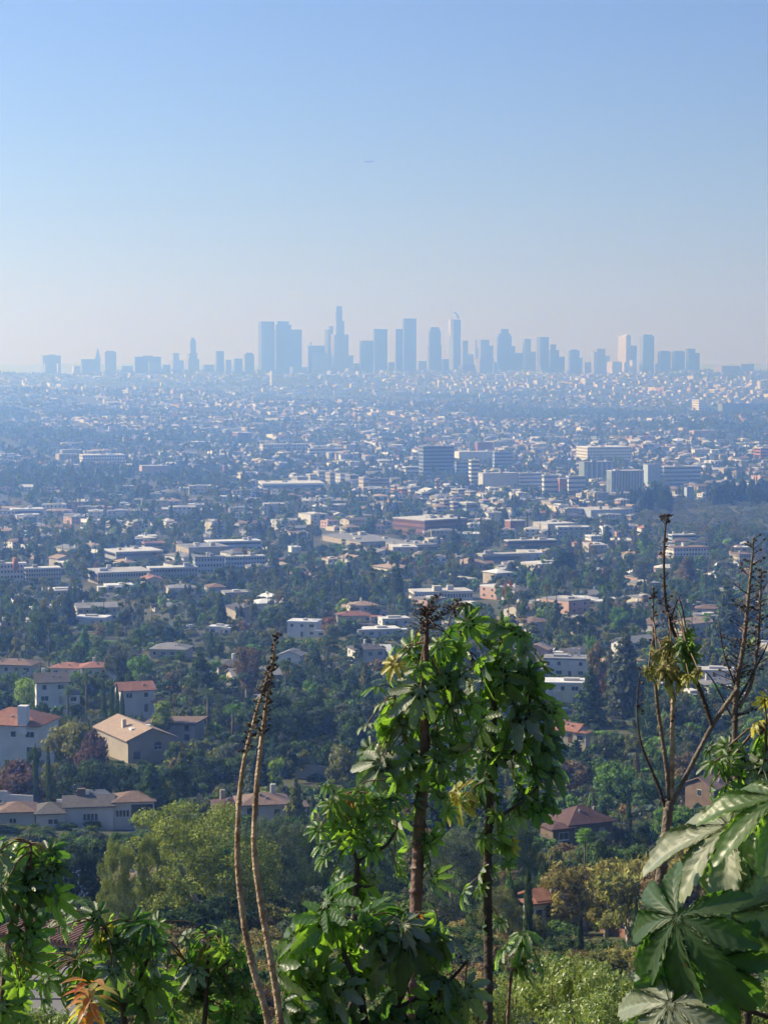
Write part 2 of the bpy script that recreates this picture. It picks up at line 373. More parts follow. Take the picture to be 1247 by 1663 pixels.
# low far hills behind the city
hy = 24000.0
for nm, x0, x1, hs in (('hills', -200, 420, 3.0), ('hills', 1120, 1500, 5.0)):
    mb = MB(); n = 60; V = []; Fc = []
    for i in range(n+1):
        px = x0 + (x1-x0)*i/n; e = math.sin(math.pi*i/n)**0.6
        top = 593 - e*(hs*.6 + 1.2*math.sin(i*0.5) + math.sin(i*1.3))
        a = at(px, top, hy); V += [(a.x, hy-1500, tz(a.x, hy)-20), (a.x, hy, a.z), (a.x, hy+1500, tz(a.x, hy)-20)]
    for i in range(n):
        for k in range(2): Fc.append((3*i+k, 3*i+3+k, 3*i+4+k, 3*i+1+k))
    mb.poly(V, Fc); struct(mb.build(nm, mat('hill_scrub', (0.08,0.09,0.05), 0.9, scale=0.002, col2=(0.14,0.12,0.08)), None, True))

# ------------------------------------------------------------------ mid-distance landmark buildings
M_GLASS = mat('window_glass', (0.035,0.045,0.06), 0.12, 0.1, spec=0.6)
M_GLASSB = mat('blue_window_glass', (0.09,0.14,0.20), 0.15, 0.1, spec=0.6)
M_FRAME = mat('window_frame_white', (0.7,0.7,0.68), 0.6, 0.03)
M_DFRAME = mat('window_frame_dark', (0.06,0.05,0.045), 0.6, 0.03)
def wallm(key):
    return {'white': lambda: mat('render_white', (0.68,0.655,0.60), 0.8, 0.07, 0.3, objvar=0.12), 'cream': lambda: mat('render_cream', (0.58,0.52,0.41), 0.8, 0.08, 0.3, objvar=0.15),
            'grey': lambda: mat('render_grey', (0.36,0.36,0.35), 0.8, 0.08, 0.3, objvar=0.2), 'beige': lambda: mat('render_beige', (0.44,0.38,0.30), 0.8, 0.08, 0.3, objvar=0.15),
            'pink': lambda: mat('render_pink', (0.52,0.34,0.27), 0.8, 0.08, 0.3), 'brick': lambda: mat('brick_wall', (0.26,0.13,0.09), 0.85, 0.12, 0.4),
            'brown': lambda: mat('timber_brown', (0.17,0.12,0.085), 0.8, 0.12, 0.5), 'concrete': lambda: mat('concrete_pale', (0.48,0.47,0.44), 0.8, 0.06, 0.2),
            'green': lambda: mat('green_grey_panel', (0.20,0.24,0.24), 0.6, 0.06, 0.2), 'blue': lambda: mat('blue_grey_render', (0.38,0.45,0.52), 0.7, 0.06, 0.2),
            'orange': lambda: mat('orange_brick', (0.40,0.17,0.10), 0.8, 0.1, 0.3)}[key]()
def roofm(key):
    return {'pale': lambda: mat('roof_membrane_pale', (0.55,0.54,0.51), 0.85, 0.1, 0.15, objvar=0.25), 'grey': lambda: mat('roof_felt_grey', (0.24,0.24,0.24), 0.85, 0.12, 0.2, objvar=0.25),
            'dark': lambda: tile_mat('shingle_dark', (0.075,0.07,0.068), (0.12,0.11,0.10)), 'brown': lambda: tile_mat('shingle_brown', (0.16,0.105,0.075), (0.23,0.16,0.12)),
            'maroon_shade': lambda: tile_mat('shingle_maroon_shade', (0.085,0.045,0.04), (0.12,0.07,0.06)), 'tan': lambda: tile_mat('shingle_tan', (0.33,0.235,0.165), (0.42,0.31,0.22)), 'red': lambda: tile_mat('clay_tile_red', (0.23,0.10,0.065), (0.32,0.16,0.105)),  # maroon: red roof with deep shade painted into its colour
            'white': lambda: mat('roof_white', (0.66,0.66,0.65), 0.8, 0.08, 0.2)}[key]()
rnd = random.Random(11)
KEEP = []        # photo rectangles that nearer random trees must not hide: (x0, y0, x1, y1, distance)
FOOT = []        # footprints already taken: (x, y, radius)
def block(name, label, cat, x0, x1, yt, yb, wall='white', roof='pale', floors=0, bands=True, glass=None, lit=.2, phi=16.0, grid=None, fins=0, units=2, parts=None, keep=True, d=None, group=None, rise=0.0):
    cxp = (x0+x1)/2
    h = hit(cxp, yb) if d is None else (at(cxp, yb, d).x, d, 0)
    d = h[1]; p = at(cxp, yb, d); gz = p.z if abs(p.z - tz(p.x, d)) < 60 else tz(p.x, d)
    ph = R(phi); T = (x1-x0)*d/F; wd = (1-lit)*T/math.cos(ph); dp = max(6.0, lit*T/math.sin(ph)); H = at(cxp, yt, d).z - gz
    H = max(3.0, H - dp*0.5*(CZ-gz-H)/d)
    t = thing(name, label, cat, (p.x, d + dp*0.5, gz), ph, group, (cxp, (yt+yb)/2))
    MB().box(-wd/2, wd/2, -dp/2, dp/2, -8, H).build('wall', wallm(wall), t)
    MB().box(-wd/2-.25, wd/2+.25, -dp/2-.25, dp/2+.25, H-0.35, H+0.35).build('roof', roofm(roof), t)
    rr = random.Random(int(x0*7+yt))
    for k in range(units):
        ux, uy = rr.uniform(-.38,.38)*wd, rr.uniform(-.3,.3)*dp; us = rr.uniform(.03,.08)*wd
        MB().box(ux-us, ux+us, uy-min(us,dp*.15), uy+min(us,dp*.15), H+0.35, H+0.35+rr.uniform(1,2.6)).build('rooftop_unit', wallm(rr.choice(['grey','concrete'])), t)
    gm_ = glass or M_GLASS
    if floors and bands:
        fh = H/floors
        for k in range(floors):
            z = k*fh + fh*0.35
            MB().box(-wd*.485, wd*.485, -dp/2-.12, -dp/2+.3, z, z+fh*0.42).box(-wd/2-.12, -wd/2+.3, -dp*.44, dp*.44, z, z+fh*0.42).build('window_band', gm_, t)
    if grid:
        nx, nz = grid; g = MB(); fh = H/nz; fw = wd/nx; many = nx*nz > 24
        for i in range(nx):
            for k in range(nz):
                x = -wd/2 + (i+.5)*fw; z = k*fh + fh*.3
                if not many: g = MB()
                g.box(x-fw*.27, x+fw*.27, -dp/2-.1, -dp/2+.2, z, z+fh*.45)
                if not many: g.build('window', gm_, t)
        nd = max(1, int(dp/fw))
        for i in range(nd):
            for k in range(nz):
                y = -dp/2 + (i+.5)*dp/nd; z = k*fh + fh*.3
                if not many: g = MB()
                g.box(-wd/2-.1, -wd/2+.2, y-fw*.25, y+fw*.25, z, z+fh*.45)
                if not many: g.build('window', gm_, t)
        if many: o = g.build('window_grid', gm_, t); o['kind'] = 'stuff'
    for i in range(fins):
        x = -wd/2 + (i+.5)*wd/fins
        MB().box(x-wd/fins*.18, x+wd/fins*.18, -dp/2-.5, -dp/2+.1, 2, H-1).build('fin', wallm('concrete'), t)
    if keep: KEEP.append((x0-1, yt-2, x1+1, yb-(yb-yt)*.5, d))
    FOOT.append((p.x, d+dp*.5, max(wd, dp)*.55))
    return t, wd, dp, H
# hospital group
block('hospital_tower','grey green hospital tower with horizontal bands, left end of the hospital group','hospital',680,738,724,772,'green','grey',8,lit=.12)
block('hospital_wing','white upper storey wing right of the banded hospital tower','hospital',738,809,733,751,'white','white',0,lit=.1)
block('hospital_block','dark glass block under the white upper storey wing','hospital',738,764,750,773,'blue','grey',4,glass=M_GLASSB,lit=.1,keep=False)
block('brick_block','red brick penthouse block behind the white hospital wing','office block',771,801,718,740,'brick','grey',0,lit=.15,units=1)
block('hospital_block','narrow hospital block with white and dark stripes between two white wings','hospital',761,779,747,793,'white','pale',7,lit=.2)
block('hospital_block','blue grey hospital block right of the white upper storey wing','hospital',800,832,734,768,'blue','grey',6,glass=M_GLASSB,lit=.08,keep=False)
block('hospital_wing','windowless cream hospital wing with long flat roof','hospital',777,842,768,798,'concrete','pale',0,lit=.1)
block('hospital_wing','white hospital wing with blue window bands and a rooftop plant','hospital',840,893,768,798,'white','pale',5,glass=M_GLASSB,lit=.05)
block('hospital_wing','low white and blue banded wing beside the orange brick stair tower','hospital',880,908,771,803,'white','pale',4,glass=M_GLASSB,lit=.1)
block('stair_tower','orange brick stair tower between two white banded hospital wings','hospital',906,921,777,804,'orange','pale',0,lit=.15,units=0)
block('hospital_wing','white wing with blue bands right of the orange brick stair tower','hospital',919,951,773,803,'white','pale',4,glass=M_GLASSB,lit=.12)
block('office_building','long white office building with a dark square window grid behind the hospital','office block',939,1026,725,751,'white','white',0,False,grid=(18,5),lit=.16)
block('office_building','grey green office block with upright fins below the white grid building','office block',941,998,750,784,'green','grey',0,fins=6,lit=.12)
block('office_building','green glass office tower with tall upright stripes beside the dark trees','office block',986,1046,764,806,'green','pale',0,fins=11,lit=.1)
block('office_building','plain grey blue tower block between striped green and pale blue offices','office block',1046,1073,754,790,'blue','grey',0,lit=.2)
block('office_building','pale blue office building with striped floors at the right of the hospital','office block',1071,1139,757,790,'blue','pale',5,glass=M_GLASSB,lit=.08)
block('apartment_building','orange brick apartment block at the right edge behind dark trees','apartment block',1227,1262,727,748,'orange','pale',4,lit=.2)
block('warehouse','low orange and pink warehouse beyond the office group','warehouse',1121,1168,699,713,'pink','pale',0,lit=.1)
block('warehouse','long dark shed with grey roof on the far right plain','warehouse',1166,1262,655,668,'green','dark',0,lit=.05,units=0)
block('apartment_building','white block of flats standing out on the far right plain','apartment block',1127,1146,649,669,'white','white',0,False,grid=(5,5),lit=.4)
# middle left and centre
block('apartment_building','blue white apartment block with many bays left of centre','apartment block',124,202,738,754,'white','pale',0,False,grid=(16,3),lit=.15)
block('apartment_building','long white apartment building with a raised left part behind the houses','apartment block',421,500,721,737,'white','pale',0,False,grid=(16,3),lit=.08)
block('apartment_building','low white row continuing right of the long white apartment building','apartment block',499,559,728,739,'white','pale',2,lit=.06)
block('warehouse','long pale brown warehouse with flat roof at the left','warehouse',224,272,756,772,'pink','pale',0,lit=.15)
block('church_tower','slender white church tower among trees at the left','church',175,181,693,710,'white','white',0,lit=.4,units=0)
block('apartment_building','brown brick apartment building with sunlit left side near the left middle','apartment block',374,409,702,719,'brick','pale',0,False,grid=(8,4),lit=.35)
block('chimney_tower','small orange brick tower rising over pale roofs','tower',361.5,366.5,756,768,'orange','pale',0,lit=.4,units=0)
block('apartment_building','white block of flats alone on the wooded far hill','apartment block',291,305,640,650,'white','white',0,False,grid=(4,3),lit=.4)
block('school_building','long low white building with blue grey strip windows','school',415,527,783,796,'white','pale',1,glass=M_GLASSB,lit=.1,phi=8)
for i, (a, b, yt, yb) in enumerate([(472,500,774,790),(496,516,770,784),(508,532,765,784),(528,548,767,786),(544,566,769,788),(560,582,771,790)]):
    block('apartment_building', 'sunlit cream apartment cube in the terraced cluster', 'apartment block', a,b,yt,yb, ['cream','white','white','cream','white','grey'][i],'pale',0,False,grid=(6,3),lit=.4,phi=30,group='cream apartment cubes of the terraced cluster')
block('apartment_building','cream building with arched windows right of the terraced cream cubes','apartment block',582,600,775,795,'cream','pale',0,False,grid=(4,3),lit=.45,phi=30)
block('apartment_building','grey brown long building right of the cream arched building','apartment block',598,632,777,794,'beige','grey',0,False,grid=(9,3),lit=.1)
block('shop_building','pale low shop building left of the hospital tower foot','shop',653,681,758,771,'white','pale',2,lit=.2)
for i, (a, b, yt, yb, w, g) in enumerate([(634,650,789,800,'pink',2),(646,662,793,806,'orange',2),(660,676,791,803,'cream',2),(702,716,813,826,'cream',2),(714,730,811,828,'beige',3),(730,744,815,829,'cream',2),(744,776,816,830,'blue',1),(674,700,799,808,'white',1),(733,760,794,805,'beige',2),(755,775,798,808,'cream',2)]):
    block('shop_building', ['pinkish','orange','cream','cream','tan','cream','blue grey','white','tan','cream'][i] + ' shop building in the busy strip before the hospital', 'shop', a,b,yt,yb,w,'pale',g,lit=.4,phi=28)
block('brick_building','long three storey red brick building with pale flat roof, centre of the plain','brick building',638,760,841,870,'brick','pale',0,False,grid=(22,3),lit=.42,phi=38,units=4)
block('supermarket','large flat grey roofed hall left of the brick building','warehouse',516,655,873,889,'beige','grey',0,lit=.5,phi=24,units=4)
block('supermarket','low flat roofed cream store in front of the brick building','shop',626,712,882,900,'grey','grey',1,lit=.4,phi=24,units=3)
block('warehouse','long grey building with pale roof behind the round dark tree','warehouse',819,905,877,893,'brown','pale',2,lit=.06,units=2)
block('warehouse','second low flat building just left of the long grey one','warehouse',776,862,899,915,'grey','pale',1,lit=.08,units=2)
block('apartment_building','white stuccoed apartment house with square upper room','apartment block',952,977,870,888,'white','white',0,False,grid=(5,3),lit=.3)
block('apartment_building','large white apartment block with brown roof edge behind the bare stalk','apartment block',1083,1153,888,911,'white','brown',0,False,grid=(12,3),lit=.14)
block('apartment_building','low blue white apartment row behind the large white block','apartment block',1086,1131,868,881,'blue','pale',2,lit=.1)
block('yellow_house','yellow house with bay windows left of the spiky dry stalks','house',1190,1223,899,914,'cream','brown',0,False,grid=(6,2),lit=.3)
block('storage_hall','wide pale blue hall beside the round silo','warehouse',933,1018,826,845,'blue','pale',0,lit=.3,phi=22,units=2)
block('brick_building','small red brick building with white roof left of the silo','brick building',820,853,845,862,'brick','pale',0,lit=.25,phi=24)
block('storage_hall','pale flat roofed building below the silo','warehouse',868,937,849,863,'concrete','pale',0,lit=.3,phi=24)
block('grey_wing','grey tower wing among the dark trees left of the olive grove','office block',1112,1127,791,813,'blue','grey',0,lit=.2)
block('church','white gabled chapel front among trees left of centre','church',467,489,888,903,'white','white',0,lit=.3)
block('apartment_building','white apartment palace with tall blue windows at the left edge','apartment block',-14,42,915,950,'white','pale',0,False,grid=(10,4),lit=.1)
block('apartment_building','long white three storey apartments right of the white palace','apartment block',36,98,922,951,'cream','pale',0,False,grid=(14,4),lit=.12)
block('apartment_building','white modern building with wide overhanging flat roof','apartment block',162,263,893,917,'grey','pale',2,lit=.28,phi=24)
block('apartment_building','cream building with red tiled edge behind the overhanging roof','apartment block',227,269,881,896,'cream','red',2,lit=.2)
block('villa','white villa with flat roof behind the cream red edged building','house',222,255,870,881,'white','white',1,lit=.2)
block('apartment_building','long pale two storey apartment row stepping down the street','apartment block',134,245,926,949,'beige','pale',0,False,grid=(20,2),lit=.24,phi=20)
block('apartment_building','pale apartment row directly right of the long stepping row','apartment block',236,320,921,940,'grey','pale',0,False,grid=(16,2),lit=.1)
block('apartment_building','wide blue grey apartment house with flat grey roof','apartment block',312,365,904,932,'blue','grey',0,False,grid=(10,3),lit=.1)
block('apartment_building','light blue apartment house at the right end of the pale rows','apartment block',361,430,903,926,'blue','pale',0,False,grid=(14,3),lit=.08)
block('supermarket','broad hall with large brownish flat roof behind the pale rows','warehouse',280,372,886,903,'beige','grey',0,lit=.3,phi=22,units=3)
block('apartment_building','dark fronted building with white roof line at left centre','apartment block',330,424,878,895,'blue','white',2,lit=.1)
block('villa','round cornered white building with blue windows at far left','house',12,70,826,840,'white','white',1,lit=.15)
block('villa','row of low white houses in front of the tall grey tree','house',664,768,959,975,'white','pale',0,False,grid=(20,1),lit=.1,phi=12)

def cyl_thing(name, label, cat, px, yt, yb, wpx, m, d=None, roof=None):
    h = hit(px, yb) if d is None else (at(px, yb, d).x, d, 0); d = h[1]; p = at(px, yb, d); r = wpx*d/F/2; H = at(px, yt, d).z - p.z
    t = thing(name, label, cat, (p.x, d, p.z), 0, None, (px, (yt+yb)/2))
    MB().tube([(0,0,-3),(0,0,H)], r, 16).build('drum', m, t, True)
    MB().tube([(0,0,H),(0,0,H+r*.15),(0,0,H+r*.5)], [r*1.05,r*1.05,r*.1], 16).build('cap', roof or m, t, True)
    return t
cyl_thing('silo','pale round silo standing over the flat roofs','silo',924,817,838,5,wallm('concrete'))
t = cyl_thing('dome_turret','golden orange dome turret on top of the white palace','turret',25,907,917,9,wallm('orange'),d=hit(25,951)[1]+3,roof=mat('gold_dome',(0.5,0.25,0.08),0.4))

# ------------------------------------------------------------------ houses with parts
def add_window(t, x, y, z, w, h, face='front', m=None, arch=False):
    """frame proud of the wall with a recessed-looking dark pane in it"""
    m = m or M_FRAME
    if face == 'front':
        f = MB().box(x-w/2, x+w/2, y-.06, y+.1, z, z+h).box(x-w/2-.08, x+w/2+.08, y-.14, y+.1, z-.12, z-.001).build('window', m, t)
        g = MB()
        n = 2 if w > 1.3 else 1; pw = (w-.14-(n-1)*.08)/n
        for i in range(n):
            a = x-w/2+.07+i*(pw+.08); g.box(a, a+pw, y-.09, y+.08, z+.07, z+h-.07)
        if arch:
            k = [(x+math.cos(q)*w/2, y-.09, z+h+math.sin(q)*w/2) for q in [math.pi*i/10 for i in range(11)]]; k2 = [(a, y+.05, c) for a, b, c in k]
            g.poly(k+k2, [tuple(range(10,-1,-1))]+[(i,i+1,i+12,i+11) for i in range(10)])
        g.build('pane', M_GLASS, f)
    else:
        f = MB().box(x-.06, x+.1, y-w/2, y+w/2, z, z+h).build('window', m, t)
        MB().box(x-.09, x+.08, y-w/2+.07, y+w/2-.07, z+.07, z+h-.07).build('pane', M_GLASS, f)
    return f
def gable_roof(mb, w, d, h, rise, o=.5, t=.22):
    e = h - rise*(o/(d/2))
    P = [(-d/2-o, e), (0, h+rise), (d/2+o, e), (d/2+o, e+t), (0, h+rise+t), (-d/2-o, e+t)]
    v = [(x, y, z) for x in (-w/2-o, w/2+o) for (y, z) in P]
    mb.poly(v, [(0,1,4,5),(1,2,3,4),(6,11,10,7),(7,10,9,8),(5,4,10,11),(4,3,9,10),(0,6,7,1),(1,7,8,2),(0,5,11,6),(2,8,9,3)])
def hip_roof(mb, w, d, h, rise, o=.5):
    r = max(0.2, w/2 - d/2) if w > d else 0.2
    v = [(-w/2-o,-d/2-o,h),(w/2+o,-d/2-o,h),(w/2+o,d/2+o,h),(-w/2-o,d/2+o,h),
         (-w/2-o,-d/2-o,h+.18),(w/2+o,-d/2-o,h+.18),(w/2+o,d/2+o,h+.18),(-w/2-o,d/2+o,h+.18),(-r,0,h+rise),(r,0,h+rise)]
    mb.poly(v, [(0,3,2,1),(0,1,5,4),(1,2,6,5),(2,3,7,6),(3,0,4,7),(4,5,9,8),(5,6,9),(6,7,8,9),(7,4,8)])
def make_house(t, w, d, st, roof, wm, rm, wins=True, chim=0, sh=2.9, rise=None, seed=0, fm=None, side=True, porch=False, big=False):
    rr = random.Random(seed); h = st*sh
    wb = MB(); wb.box(-w/2, w/2, -d/2, d/2, -5, h)
    rise = rise if rise is not None else d*0.2
    if roof == 'gable': wb.poly([(-w/2+.003,-d/2,h),(-w/2+.003,d/2,h),(-w/2+.003,0,h+rise),(w/2-.003,-d/2,h),(w/2-.003,d/2,h),(w/2-.003,0,h+rise)], [(0,1,2),(3,5,4),(0,2,5,3),(1,4,5,2)])
    wb.build('wall', wm, t)
    rb = MB()
    if roof == 'gable': gable_roof(rb, w, d, h, rise)
    elif roof == 'hip': hip_roof(rb, w, d, h+.01, rise)
    elif roof == 'shed': 
        v = [(-w/2-.9,-d/2-.9,h+.02),(w/2+.9,-d/2-.9,h+.02+rise*.5),(w/2+.9,d/2+.9,h+.02+rise*.5),(-w/2-.9,d/2+.9,h+.02)]
        rb.poly(v+[(a,b,c+.35) for a,b,c in v], [(0,3,2,1),(4,5,6,7),(0,1,5,4),(1,2,6,5),(2,3,7,6),(3,0,4,7)])
    else:
        rb.box(-w/2-.12, w/2+.12, -d/2-.12, d/2+.12, h-.15, h+.45)
    r = rb.build('roof', rm, t)
    if roof == 'flat':
        MB().box(rr.uniform(-w*.3,0), rr.uniform(.5,w*.3), -d*.2, d*.1, h+.452, h+1.2).build('roof_vent', roofm('pale'), r)
    if wins:
        n = max(2, int(w/3.2)); fw = w/n
        for s in range(st):
            for i in range(n):
                if rr.random() < .12: continue
                ww = rr.choice([1.2,1.6,2.0]) if not big else 2.2; hh = 1.3 if not big else 1.6
                if s == 0 and i == n//2:
                    dr = MB().box(-w/2+(i+.5)*fw-.5, -w/2+(i+.5)*fw+.5, -d/2-.06, -d/2+.1, 0.01, 2.1).build('door', wallm(rr.choice(['brown','grey'])), t); continue
                add_window(t, -w/2+(i+.5)*fw, -d/2, s*sh+.95, ww, hh, 'front', fm)
        if side:
            m = max(1, int(d/4.5))
            for s in range(st):
                for i in range(m): add_window(t, -w/2, -d/2+(i+.5)*d/m, s*sh+.95, 1.3, 1.3, 'left', fm)
    if side and d < 12.5 and w < 18 and rr.random() < .75:
        aw, ad, ah = w*rr.uniform(.35,.5), d*rr.uniform(.4,.6), 2.6
        ax = rr.choice([-1,1])*(w/2+aw*.5-.6); ay = -d/2+ad*rr.uniform(-.1,.4)
        MB().box(ax-aw/2, ax+aw/2, ay-ad/2, ay+ad/2, -5, ah).build('wall', wm, t)
        ab = MB()
        if roof in ('gable','hip'): hip_roof(ab, aw, ad, ah+.01, ad*.18, .4); ab.v = [(q[0]+ax, q[1]+ay, q[2]) for q in ab.v]
        else: ab.box(ax-aw/2-.1, ax+aw/2+.1, ay-ad/2-.1, ay+ad/2+.1, ah-.1, ah+.35)
        ab.build('roof', rm, t); add_window(t, ax, ay-ad/2, .9, min(1.8, aw*.5), 1.2, 'front', fm)
    if roof != 'flat':
        for k in range(2):
            vx, vy = rr.uniform(-.3,.3)*w, rr.uniform(-.3,-.15)*d; MB().box(vx-.2, vx+.2, vy-.2, vy+.2, h+.1, h+rise*(1-abs(vy)/(d/2))+.55).build('roof_vent', roofm('grey'), r)
    for k in range(chim):
        x = rr.uniform(-.35,.35)*w; y = rr.uniform(0,.2)*d
        MB().box(x-.45, x+.45, y-.35, y+.35, h-1, h+rise+1.2).build('chimney', wm, r)
    if porch:
        MB().box(-w*.2, w*.2, -d/2-2.2, -d/2-.003, 2.5, 2.7).box(-w*.19,-w*.17,-d/2-2.1,-d/2-1.9,-3,2.499).box(w*.17,w*.19,-d/2-2.1,-d/2-1.9,-3,2.499).build('porch', M_FRAME, t)
    return h

def near_house(label, cx, yb, w, d, st, roof, wk, rk, rot=-15, chim=0, rise=None, dist=None, seed=1, keep=None, dy=0, **kw):
    h = hit(cx, yb) if dist is None else (at(cx, yb, dist).x, dist, at(cx, yb, dist).z)
    t = thing('house', label, 'house', (h[0], h[1]+d/2, h[2]+dy), R(rot), None, (cx, yb))
    make_house(t, w, d, st, roof, wallm(wk), roofm(rk), chim=chim, rise=rise, seed=seed, **kw)
    s = F/h[1]
    Hh = st*kw.get('sh', 2.9) + (rise or d*.2)
    if keep: keep = (*keep[:3], keep[1]+(keep[3]-keep[1])*.72, keep[4])
    KEEP.append(keep or (cx-w*s*.5, yb-Hh*s*1.0, cx+w*s*.5, yb-Hh*s*.55, h[1]))
    FOOT.append((h[0], h[1]+d/2, max(w, d)*.62))
    return t
# the gabled stucco house: ridge runs away from us, gable front with an arched window
h = hit(210, 1240); 
t = thing('house', 'beige stucco house with big tan hip and gable roof and arched window', 'house', (h[0], h[1]+11, h[2]), R(28), None, (200,1200))
w, d, HH = 11.5, 21, 5.4
wb = MB().box(-w/2, w/2, -d/2, d/2, -5, HH); wb.poly([(-w/2,-d/2+.003,HH),(w/2,-d/2+.003,HH),(0,-d/2+.003,HH+2.3),(-w/2,d/2-.003,HH),(w/2,d/2-.003,HH),(0,d/2-.003,HH+2.3)],[(0,1,2),(3,5,4),(0,2,5,3),(1,4,5,2)]); wb.build('wall', wallm('beige'), t)
rb = MB(); gable_roof(rb, d, w, HH, 2.3, .7); rb.v = [(y, x, z) for x, y, z in rb.v]; rb.f = [tuple(reversed(f)) for f in rb.f]
rf = rb.build('roof', roofm('tan'), t)
MB().box(-3.4,-2.5,-1,0.0,HH+.5,HH+3.2).build('chimney', wallm('cream'), rf)
for a, b in ((-2.6,-5),(2.4,-2.5)): MB().box(a-.5,a+.5,b-.9,b+.9,HH+1.3,HH+1.75).build('skylight', M_WHITE, rf)
add_window(t, 1.6, -d/2, 2.6, 1.9, 1.0, 'front', M_FRAME, True)
add_window(t, -3.6, -d/2, 1.0, 1.6, 1.6, 'front', M_DFRAME); add_window(t, 3.6, -d/2, -1.9, 2.4, 2.0, 'front', M_DFRAME)
KEEP.append((118,1153,252,1236,h[1])); FOOT.append((h[0],h[1]+11,15))
near_house('brown modern house with tilted flat roof right of the stucco house',283,1207,12,8,2,'shed','grey','brown',-12,seed=5,dist=500,fm=M_DFRAME,rise=1.2,sh=2.2,keep=(244,1163,322,1204,500))
# long white house
h = hit(125, 1350); D0 = h[1]
t = thing('house', 'long low white house with dark brown hip roofs above the shrubs', 'house', (at(122,1348,D0).x, D0+5, at(122,1348,D0).z), R(9), None, (120,1320))
s = D0/F
def lb(a, b, y0, y1, z1, rk, kind, rise, seed):
    X0, X1 = (a-122)*s, (b-122)*s
    MB().box(X0, X1, y0, y1, -5, z1).build('wall', wallm('white'), t)
    rb = MB(); (hip_roof if kind == 'hip' else gable_roof)(rb, X1-X0, y1-y0, z1+.01, rise, .45)
    rb.v = [(x+(X0+X1)/2, y+(y0+y1)/2, z) for x, y, z in rb.v]; return rb.build('roof', roofm(rk), t)
lb(-8, 50, -3.2, 4.5, 3.2, 'brown', 'hip', 1.4, 1); lb(52, 98, -4.6, 3.8, 3.0, 'dark', 'hip', 1.5, 2)
r2 = lb(98.4, 178, -3.4, 4.6, 3.9, 'dark', 'gable', 1.3, 3); lb(178.4, 246, -2.6, 4.8, 4.3, 'brown', 'hip', 1.5, 4)
MB().box(-.3,1.3,.2,1.4,3.5,6.6).build('chimney', wallm('brown'), r2)
for a, b, yy, zz, hh in ((128,153,-3.4,1.3,1.35),(182,205,-2.6,1.6,1.35),(71,88,-4.6,1.1,1.0),(8,20,-3.2,1.2,1.0)):
    n = 4 if b-a > 20 else 2
    for i in range(n):
        x0 = (a-122+(b-a)*i/n)*s; x1 = (a-122+(b-a)*(i+1)/n)*s
        add_window(t, (x0+x1)/2, yy, zz, (x1-x0)*.94, hh, 'front', M_FRAME)
bal = MB(); 
for i in range(14):
    x = (208-122)*s + i*.32; bal.box(x, x+.05, -3.6, -3.55, 0.4, 1.4)
bal.box((207-122)*s, (246-122)*s, -3.62, -3.5, 1.4, 1.47).box((207-122)*s, (246-122)*s, -3.7, -2.61, .2, .38).build('balcony', M_DFRAME, t)
MB().box((208-122)*s, (244-122)*s, -2.7, -2.5, 1.3, 3.9).build('window_screen', M_GLASS, t)
KEEP.append((0,1292,246,1347,D0)); 
for a in (10,60,120,180,230): FOOT.append((at(a,1348,D0).x, D0+4, 6))
# terrace walls
def wall_run(name, label, pts, hgt, m, d=None, th=.3, cat='wall'):
    """free-standing wall following photo points on its foot"""
    P = []
    for px, py in pts:
        q = hit(px, py) if d is None else (at(px,py,d).x, d, at(px,py,d).z); P.append(Vector(q))
    o = P[0].copy(); mb = MB()
    for a, b in zip(P[:-1], P[1:]):
        u = (b-a); u.z = 0; u.normalize(); n = Vector((-u.y, u.x, 0))*th/2
        v = [a-n-o, b-n-o, b+n-o, a+n-o]; lo = [(q.x,q.y,q.z-1.5) for q in v]; hi = [(q.x,q.y,q.z+hgt) for q in v]
        mb.poly(lo+hi, [(0,3,2,1),(4,5,6,7),(0,1,5,4),(1,2,6,5),(2,3,7,6),(3,0,4,7)])
    ob = mb.build(name, m); ob.location = o; tag(ob, label, cat, None, None, pts[len(pts)//2])
    KEEP.append((min(p[0] for p in pts), min(p[1] for p in pts)-hgt*F/o.y, max(p[0] for p in pts), max(p[1] for p in pts)-3, o.y-5)); return ob
wall_run('garden_wall','white curved garden wall above the left end of the long house',[(-8,1300),(12,1301),(14,1306),(54,1308)],1.9,M_WHITE,d=D0+14)
wall_run('garden_wall','upper white terrace wall behind the long house',[(118,1286),(140,1284),(160,1283),(166,1288)],1.4,M_WHITE,d=D0+22)
wall_run('garden_wall','lower white terrace wall with steps behind the long house roof',[(118,1299),(136,1297),(170,1296),(180,1303)],1.7,M_WHITE,d=D0+16)
wall_run('garden_wall','short white wall between the terraces and the brown chimney',[(92,1308),(118,1307)],1.1,M_WHITE,d=D0+13)

near_house('large white house with dark red roof and tall white chimney at the left edge',18,1229,15,12,2,'hip','white','red',-12,seed=7,rise=3.0,sh=3.3,keep=(0,1137,62,1228,440),dist=440)
wc = NAMED[-1][0]
MB().box(3.0,5.0,-6.3,-4.4,5,11).build('chimney', M_WHITE, wc)
near_house('tall white house with slate roof and left chimney behind the lime green tree',80,1144,8.5,9,2,'gable','white','dark',12,1,seed=3,dist=545,keep=(64,1100,98,1143,545))
near_house('low white house with red tile roof behind the slate roofed house',110,1101,10,8,1,'hip','white','red',-8,0,seed=9,dist=655)
near_house('white house with round room and red roof beside the pale poplar',152,1100,9,8,1,'hip','white','red',10,1,seed=12,dist=650)
near_house('cream house with brown hip roof on the left edge above the gardens',22,1096,13,8,1,'hip','cream','brown',-10,0,seed=13,dist=640)
near_house('white house with steep red roof and solar panel behind the cypresses',216,1157,9,8,2,'gable','white','red',18,0,seed=14,dist=545,keep=(197,1121,237,1156,545))
near_house('beige two storey house with grey hip roof and columned balcony',276,1082,13,10,2,'hip','beige','grey',-8,0,seed=15,dist=730,keep=(249,1050,304,1081,730))
